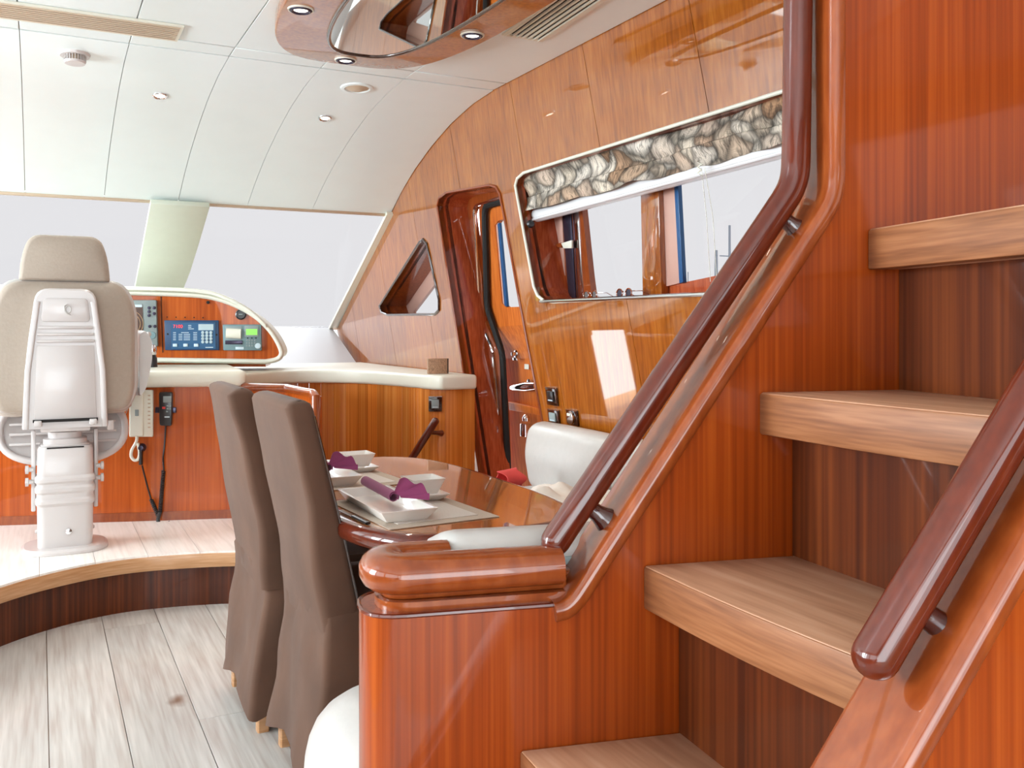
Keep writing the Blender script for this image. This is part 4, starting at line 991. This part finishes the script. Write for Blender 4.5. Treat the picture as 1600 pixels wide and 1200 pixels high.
# ================================================================== DINING CHAIRS
def make_chair(near_x, near_y, label):
    """near_x, near_y: rear corner nearest the camera at seat height"""
    cy = near_y + .235; hw_ = .235
    t = empty('dining_chair', (near_x + .22, cy, 0), label, 'chair', group='slip covered dining chairs')
    def rearx(z):
        if z < .45: return near_x + .0 - .035 * (1 - z / .45) ** 1.5
        return near_x - .100 * ((z - .45) / .6) ** 1.15
    nzs = 26; rings = []
    def W(p, k=1): 
        n_ = noise.noise(V((p.x * 3.2, p.y * 5 + 3, p.z * 4))) * .012 + noise.noise(V((p.x * 9, p.y * 14, p.z * 7 + 7))) * .010
        return n_ * k
    # back with thickness, top rounded
    for i in range(nzs + 1):
        z = .44 + .60 * i / nzs; th = .105 - .035 * i / nzs; k = 1.0
        rz = z
        ring_ = rr(0, th, -hw_ * (1 - .04 * i / nzs), hw_ * (1 - .04 * i / nzs), .022, 3)
        sag = 0
        out = []
        for (x_, y_) in ring_:
            p = V((rearx(z) + x_, cy + y_, z)); p.x += W(p, 1) * (1 if x_ < th * .5 else -.4); out.append(p)
        rings.append(out)
    zt = 1.04
    for dz, sh in ((.010, .006), (.017, .018), (.019, .032)):
        th = .07; ring_ = rr(sh, th - sh, -hw_ * .96 + sh, hw_ * .96 - sh, .012, 3)
        rings.append([V((rearx(zt) + x_, cy + y_, zt + dz + .006 * cos(y_ * 6))) for x_, y_ in ring_])
    loft('back_cover', rings, M['chairfab'], t, angle=55)
    # skirt: from seat to floor, arched hems
    rings = []; m = 12
    for i in range(m + 1):
        z = .05 + (.50 - .05) * i / m; fl = (1 - i / m)
        ring_ = rr(0, .47, -hw_, hw_, .02, 3); dense = []
        for a, b in zip(ring_, ring_[1:] + ring_[:1]):
            q_ = max(1, int(hypot(b[0] - a[0], b[1] - a[1]) / .045)); dense += [(a[0] + (b[0] - a[0]) * j / q_, a[1] + (b[1] - a[1]) * j / q_) for j in range(q_)]
        out = []
        for (x_, y_) in dense:
            sx2 = (x_ / .47) * 2 - 1; arch = 0
            if abs(x_) < .03 or abs(x_ - .47) < .03: arch = .055 * cos(y_ / hw_ * pi / 2)
            elif abs(abs(y_) - hw_) < .03: arch = .05 * cos(sx2 * pi / 2)
            pz = z + arch * fl ** 2
            fx = .018 * fl * (sx2); fy = .014 * fl * (1 if y_ > 0 else -1)
            p = V((rearx(z) + x_ + fx, cy + y_ + fy, pz)); w_ = W(p, 1.2)
            p.x += w_ * sx2; p.y += w_ * (1 if y_ > 0 else -1) * (abs(y_) > hw_ * .8); out.append(p)
        rings.append(out)
    top = [p.copy() for p in rings[-1]]; c_ = sum(top, V()) / len(top)
    rings.append([c_ + (p - c_) * .96 + V((0, 0, .018)) for p in top])
    loft('seat_cover', rings, M['chairfab'], t, capb=False, angle=50)
    for sx_ in (0, 1):
        for sy_ in (-1, 1):
            lx = near_x + (.03 if sx_ == 0 else .43) - .03 * (1 - sx_)
            loft('leg', [[V((lx + a, cy + sy_ * .205 + b, z)) for a, b in rr(-.018, .018, -.018, .018, .004, 1)] for z in (.002, .12)], M['oak_edge'], t)
    # seam piping up the near and far edges of the back
    for sy_ in (-1, 1):
        tube('piping', [V((rearx(z) + (.105 - .035 * (z - .44) / .6) - .004, cy + sy_ * (hw_ * (1 - .04 * (z - .44) / .6) - .002), z)) for z in [.5 + .52 * i / 12 for i in range(13)]], .0032, M['bezel'], t, n=6)
    return t
make_chair(.615, 2.875, 'brown suede slip covered dining chair standing farther from the camera')
make_chair(.655, 2.335, 'brown suede slip covered dining chair nearer the camera, behind the round stool')

# ---- round leather stool
sc0 = cw(-.215, 1.80)
stl = empty('stool', sc0, 'round white leather stool at the foot of the half wall', 'stool')
R_ = .185
lathe('stool_seat', [(0, .545), (R_ * .2, .5445), (R_ * .38, .541), (R_ * .54, .534), (R_ * .68, .523), (R_ * .80, .508), (R_ * .89, .488), (R_ * .95, .463), (R_ * .985, .434), (R_, .40), (R_, .30), (R_ * .985, .295)], sc0, M['leather'], stl, n=48, angle=60)
lathe('stool_body', [(0, .03), (R_ * .96, .03), (R_ * .985, .06), (R_ * .985, .294), (0, .294)], sc0, M['leather'], stl, n=40)
lathe('stool_foot', [(0, 0), (R_ * .85, 0), (R_ * .85, .03), (0, .03)], sc0, M['black'], stl, n=30)
sweep('stool_piping', [sc0 + V((R_ * cos(a), R_ * sin(a), .295)) for a in [2 * pi * i / 40 for i in range(40)]], circle2(.004, 6), M['cream'], stl, closed=True)

# ================================================================== DINING TABLE
TX, TY, TA, TB = 1.02, 2.735, .335, .69
tbx = empty('dining_table', (TX, TY, 0), 'glossy dining table with rounded corners and a dark red wooden edge', 'table')
prism('table_top', sellipse(TX, TY, TA - .012, TB - .012, 3.6, .725), V((0, 0, .025)), M['table'], tbx, bev=.002, seg=1, angle=40)
sweep('table_edge', sellipse(TX, TY, TA - .018, TB - .018, 3.6, .7225), circle2(.028, 14, .9, rx=.03), M['mahogany'], tbx, closed=True)
for sy_ in (-.33, .33):
    loft('table_leg', [[V((TX + a, TY + sy_ + b, z)) for a, b in rr(-w, w, -w, w, w * .5, 4)] for z, w in ((.05, .07), (.1, .05), (.4, .04), (.66, .05), (.70, .09))], M['mahogany'], tbx)
    box('table_foot', (TX, TY + sy_, .028), (.42, .12, .05), M['mahogany'], tbx, bev=.012)
TZ = .7505
# place settings
def mat(x0, y0, w, h, rot, label):
    ax = V((cos(rot), sin(rot), 0)); ay = V((-sin(rot), cos(rot), 0)); c = V((x0, y0, TZ + .0012))
    e = empty('placemat', c, label, 'placemat', group='woven placemats')
    box('mat_border', c, (w, h, .002), M['placemat'], e, ax=(ax, ay, Up))
    box('mat_centre', c + V((0, 0, .0015)), (w * .74, h * .80, .0012), M['placemat2'], e, ax=(ax, ay, Up))
    return e
m1 = mat(.905, 2.385, .31, .43, radians(4), 'grey woven placemat nearest the camera under the purple napkin tray')
m2 = mat(.895, 2.98, .30, .43, radians(4), 'grey woven placemat at the far end of the table')
def dish(name, c, hx, hy, h, flare, label, cat, group, wall=.006, lip=0, parent=None):
    """square open dish with flaring sides"""
    e = tag(loft(name, [[c + V((a, b, z)) for a, b in rr(-x_, x_, -y_, y_, .006, 2)] for x_, y_, z in
        ((hx - flare, hy - flare, 0), (hx - .001, hy - .001, h), (hx, hy, h + .002), (hx - wall, hy - wall, h + .002), (hx - flare - wall * .6, hy - flare - wall * .6, wall), )], M['porcelain'], angle=30), label, cat, group)
    return e
mz = TZ + .0035
def setting(dx, dy, where):
    tr_ = dish('serving_tray', V((.838 + dx, 2.405 + dy, mz)), .078, .195, .028, .022, 'long rectangular white porcelain tray ' + where, 'tray', 'rectangular trays', .008)
    sc_ = dish('saucer', V((.985 + dx, 2.50 + dy, mz)), .062, .062, .016, .022, 'square white saucer ' + where, 'saucer', 'square saucers', .006)
    bo = dish('bowl', V((.985 + dx, 2.50 + dy, mz + .0175)), .052, .052, .042, .018, 'square white bowl standing on its saucer ' + where, 'bowl', 'square bowls', .005)
    # napkin: tight roll with a fanned end
    n0 = V((.842 + dx, 2.50 + dy, mz + .046)); n1 = V((.842 + dx, 2.345 + dy, mz + .042))
    e = empty('napkin', n0.lerp(n1, .5), 'rolled purple napkin with a fanned end on the tray ' + where, 'napkin', group='purple napkins')
    nq = (n1 - n0)
    sp_ = []
    for i in range(26):
        a = i / 25 * 2 * pi * 1.6; r_ = .010 + .006 * i / 25; sp_.append((r_ * cos(a), r_ * sin(a)))
    inner_ = [(x_ * .88, y_ * .88) for x_, y_ in sp_[::-1]]
    sweep('napkin_roll', [n0 + V((-.005, .075, .004)), n0.lerp(n1, .45), n1], sp_ + inner_, M['purple'], e, angle=60)
    def fan(u, v):
        a = radians(-10 + 95 * u); L_ = .015 + .075 * v
        b = n1 + V((L_ * cos(a) * .95, -.012 - .03 * v + .02 * u, .0 + L_ * sin(a) * .55 + .006 * sin(u * 5 * pi) * v))
        return b
    sgrid('napkin_fan', fan, 20, 6, M['purple'], e, thick=.0015)
    return e
setting(0, 0, 'nearest the camera'); setting(-.012, .585, 'at the far setting')
# dark folded cutlery pouch at the near edge
kn = empty('knife', (.72, 2.33, TZ), 'dark handled table knife lying at the near left edge of the table', 'knife')
k0, k1 = hitz(532, 797, TZ + .004), hitz(575, 818, TZ + .004)
sweep('blade', [k0, k0.lerp(k1, .5)], [(-.008, -.001), (.008, -.001), (.008, .001), (-.008, .001)], M['chrome'], kn)
sweep('knife_handle', [k0.lerp(k1, .5), k1], rr(-.007, .007, -.003, .004, .003, 2), M['black'], kn)

# ================================================================== SETTEES
se = empty('side_settee', (1.95, 3.0, 0), 'white leather settee along the starboard wall beyond the table', 'settee')
prism('settee_base', [V((1.62, 1.75, 0)), V((2.16, 1.75, 0)), V((2.16, 3.84, 0)), V((1.62, 3.84, 0))], V((0, 0, .34)), M['veneer_warm'], se, bev=.01)
for (ya, yb) in ((1.76, 2.42), (2.43, 3.12), (3.13, 3.82)):
    box('seat_cushion', (1.84, (ya + yb) / 2, .43), (.52, yb - ya, .17), M['leather'], se, bev=.045, seg=4, angle=60)
def backc(ya, yb):
    c = V((2.10, (ya + yb) / 2, .655))
    prof = [(-.05, -.15), (-.095, -.08), (-.075, .02), (-.07, .08), (-.045, .125), (.0, .14), (.06, .135), (.075, .10), (.075, -.15)]
    rings = []
    for t, k in ((0, .80), (.03, .93), (.07, 1), (.35, 1.01), (.65, 1.01), (.93, 1), (.97, .93), (1, .80)):
        y = ya + (yb - ya) * t
        rings.append([V((c.x - .02 * (0) + p.x * k - .12 * 0, y, c.z + p.y * k + .004 * noise.noise(V((y * 20, p.x * 30, 0))))) for p in [V((a, b, 0)) for a, b in rr_prof]])
    return loft('back_cushion', rings, M['leather'], se, angle=70)
rr_prof = [(p.x, p.y) for p in rounded([V((-.055, -.17, 0)), V((-.085, .0, 0)), V((-.060, .145, 0)), V((.045, .155, 0)), V((.06, -.17, 0))], .05, 5)]
backc(1.76, 2.45); backc(2.46, 3.13); backc(3.14, 3.86)
ns = empty('near_settee', sw(.3, -.5, 0), 'white leather settee behind the half wall, its back pad lying on the wooden ledge', 'settee')
def sbox(name, s0_, s1_, w0_, w1_, z0, z1, mt, par_, bev=.0, seg=3, **k):
    return prism(name, [sw(s0_, w0_, z0), sw(s1_, w0_, z0), sw(s1_, w1_, z0), sw(s0_, w1_, z0)], V((0, 0, z1 - z0)), mt, par_, bev=bev, seg=seg, **k)
sbox('settee_back_frame', -.2, 1.2, -.30, -.125, 0, .88, M['veneer_warm'], ns)
sbox('settee_base', -.04, 1.2, -.80, -.305, 0, .34, M['veneer_warm'], ns, .01)
sbox('seat_cushion', -.04, 1.2, -.82, -.40, .345, .50, M['leather'], ns, .04, 4, angle=60)
sbox('back_cushion', -.04, 1.2, -.40, -.305, .40, .90, M['leather'], ns, .03, 4, angle=60)
# pad on the ledge
def padfn(s, t): pass
pr = []
padprof = [(p.x, p.y) for p in rounded([V((-.066, .9195, 0)), V((-.064, .946, 0)), V((-.10, .965, 0)), V((-.15, .958, 0)), V((-.24, .93, 0)), V((-.28, .90, 0)), V((-.12, .9195, 0))], .018, 4)]
for s, k in ((-.264, .45), (-.258, .75), (-.248, .92), (-.232, 1), (-.10, 1.01), (0, 1), (.1, 1.01), (.3, 1), (.62, 1)):
    pr.append([sw(s, -.16 + (w_ + .16) * (k * .5 + .5), .9195 + (z_ - .9195) * k + (.002 * noise.noise(V((s * 30, w_ * 30, 1))) if z_ > .93 else 0)) for w_, z_ in padprof])
loft('back_pad', pr, M['leather'], ns, angle=60)
sbox('pad_underside', -.215, .60, -.062, -.11, .9185, .930, M['greyplastic'], ns, .002)
# cloths on the side settee
def cloth(name, c, sx_, sy_, h, mt, label, cat, seed, par=None):
    def fn(u, v):
        x_, y_ = (u - .5) * 2, (v - .5) * 2; e_ = max(0, 1 - (x_ * x_ + y_ * y_) * .55)
        z_ = h * (e_ ** .7) * (.55 + .6 * abs(noise.noise(V((x_ * 1.7 + seed, y_ * 1.7, seed))))) + .018 * noise.noise(V((x_ * 4 + seed, y_ * 4, 1)))
        return c + V((x_ * sx_ * (1 + .15 * noise.noise(V((y_ * 2, seed, 0)))), y_ * sy_ * (1 + .15 * noise.noise(V((x_ * 2, 1, seed)))), max(z_, .002)))
    o = sgrid(name, fn, 26, 26, mt, par, thick=.004, angle=80)
    if label: tag(o, label, cat)
    return o
cloth('white_jacket', V((1.80, 3.00, .517)), .15, .36, .17, M['whitecloth'], 'crumpled white garment lying on the side settee', 'garment', 3)
rc = V((1.74, 3.50, .517))
e = empty('red_cloth', rc, 'small red and pink cloth crumpled on the side settee beside the white garment', 'cloth')
cloth('pink_fold', rc, .09, .11, .07, M['pinkcloth'], None, None, 8, e)
def loopfn(u, v):
    a = 2 * pi * u; return rc + V((.02 + .012 * sin(3 * a), -.035 + .055 * cos(a), .085 + .045 * sin(a))) + V((-.05 + .10 * v, .02 * v, .01 * sin(a * 2) * v))
sgrid('red_loop', loopfn, 28, 6, M['redcloth'], e, thick=.003)

# ================================================================== WALL FITTINGS AND SMALL THINGS
WNi = V((-1, 0, -.12)).normalized()
def switch(px, py, w, h, label, kind, off=-.001, n=WNi, pos=None):
    p = pos or wp(px, py, off); ux = Up.cross(n).normalized(); uy = n.cross(ux).normalized()
    if uy.z < 0: uy = -uy
    e = empty('wall_switch', p, label, 'switch', group='dark rimmed wall switches')
    box('switch_plate', p + n * .005, (w, h, .010), M['bezel'], e, bev=.003, ax=(ux, uy, n))
    if kind == 'socket':
        lathe('socket_insert', [(0, .010), (w * .32, .010), (w * .30, .022), (0, .024)], p, M['chrome'], e, axis=n, n=18)
        box('socket_latch', p + n * .02 + uy * h * .22, (w * .3, h * .18, .012), M['cream'], e, bev=.002, ax=(ux, uy, n))
    else:
        box('rocker', p + n * .013, (w * .56, h * .58, .008), M['black' if kind == 'dark' else 'greyplastic'], e, bev=.002, ax=(ux, uy, n))
        box('rocker_mark', p + n * .0175 - uy * h * .2, (w * .4, h * .06, .002), M['print'], e, ax=(ux, uy, n))
    box('plate_highlight', p + n * .010 + uy * h * .48, (w * 1.0, h * .05, .006), M['chrome'], e, ax=(ux, uy, n))
    return e
switch(864, 619, .105, .088, 'dark rimmed switch above the other two on the starboard wall', 'dark')
switch(867, 651, .105, .072, 'dark rimmed switch with a grey rocker just above the settee back', 'grey')
switch(896, 652, .100, .072, 'dark rimmed socket right of the grey rocker switch', 'socket')
# switch and short handrail on the striped panelling
def on_lp(px):
    r = ray(px, 0); best = None
    for a, b in zip(lp, lp[1:]):
        d_ = V((r.x, r.y)); ab = V((b.x - a.x, b.y - a.y)); den = d_.x * ab.y - d_.y * ab.x
        if abs(den) < 1e-9: continue
        t = (a.x * ab.y - a.y * ab.x) / den; u = (a.x * d_.y - a.y * d_.x) / den
        if -.001 <= u <= 1.001 and t > 0 and (best is None or t < best[0]): nn = V((ab.y, -ab.x, 0)).normalized(); best = (t, nn if nn.y < 0 else -nn)
    return best
t_, n_ = on_lp(680)
p = at(680, 631, 1); p = EYE + ray(680, 631) * t_
switch(0, 0, .075, .085, 'dark rimmed switch on the striped panelling above the short handrail', 'grey', n=n_, pos=p + n_ * .002)
t2, n2 = on_lp(686)
ra, rb = EYE + ray(681, 657) * (t2 - .10), EYE + ray(640, 722) * (t2 - .02)
dn = (rb - ra); rb = ra + dn * 1.9
sh_ = empty('short_handrail', ra, 'short dark handrail slanting down the striped panelling by the door', 'handrail')
sweep('rail', [ra - dn.normalized() * .014, ra - dn.normalized() * .008, ra, ra.lerp(rb, .5), rb], circle2(.021, 14), M['mahogany'], sh_, scale=[.3, .8, 1, 1, 1])
fa = ra + dn * .28; fb = EYE + ray(690, 677) * (t2 - .0)
lathe('bracket', [(0, 0), (.011, 0), (.012, (fb - fa).length * .6), (.018, (fb - fa).length), (0, (fb - fa).length)], fa, M['mahogany'], sh_, axis=fb - fa, n=12)
# small card on the side ledge
cpos = V((2.02, 4.90, .981)); cax = (Rt * .93 + Fw * .37).normalized(); cn_ = cax.cross(Up).normalized()
cd = empty('patterned_card', cpos, 'small mottled brown card block standing on the side ledge', 'card')
box('card_block', cpos + V((0, 0, .043)), (.115, .025, .086), M['cardpat'], cd, ax=(cax, cn_, Up), bev=.001)
box('card_edge', cpos + cax * .0585 + V((0, 0, .043)), (.006, .03, .086), M['black'], cd, ax=(cax, cn_, Up))
# sunglasses on the window sill
def glasses(px, label, tint, fl=0):
    c = wp(px, 466, .07); c.z = wp(950, 466).z + .022
    e = empty('sunglasses', c, label, 'sunglasses')
    for sy_ in (-1, 1):
        pts = [c + V((.004 * cos(t), sy_ * .034 + .028 * cos(t), .019 * sin(t))) for t in [2 * pi * i / 20 for i in range(20)]]
        sweep('lens_rim', pts, circle2(.0028, 6), M['gloss_trim'], e, closed=True, up=V((1, 0, 0)))
        prism('lens', pts, V((.001, 0, 0)), M[tint], e, smooth=False)
        tube('temple', [c + V((0, sy_ * .062, .008)), c + V((.05, sy_ * .06, .01)), c + V((.10, sy_ * .055, -.012))], .0024, M['chrome'], e, n=6)
    tube('nose_bridge', [c + V((0, -.008, .006)), c + V((-.002, 0, .010)), c + V((0, .008, .006))], .0024, M['chrome'], e, n=6)
glasses(922, 'left pair of brown sunglasses on the window sill beside the sash', 'bezel')
glasses(975, 'right pair of sunglasses on the window sill beside the mullion', 'alu')
# masts seen through the side window
for i, (px, yt, w_) in enumerate(((1140, 352, .12), (1119, 391, .16), (1202, 386, .10), (1075, 425, .05))):
    d_ = 60.0; t_ = at(px, yt, d_); b_ = V((t_.x, t_.y, -1.5))
    e = empty('distant_mast', b_, ('tallest thin sailing boat mast seen through the side window', 'shorter thick mast left of the tallest one through the side window', 'thin mast seen between the two handrails through the side window', 'faint thin mast farthest left in the side window')[i], 'mast', group='masts outside the window')
    lathe('mast_pole', [(0, 0), (w_, 0), (w_ * .6, t_.z - b_.z), (0, t_.z - b_.z)], b_, M['mast'], e, n=8)
    tube('crosstree', [V((t_.x - .8, t_.y, t_.z - 2)), V((t_.x + .8, t_.y, t_.z - 2))], .04, M['mast'], e, n=6)
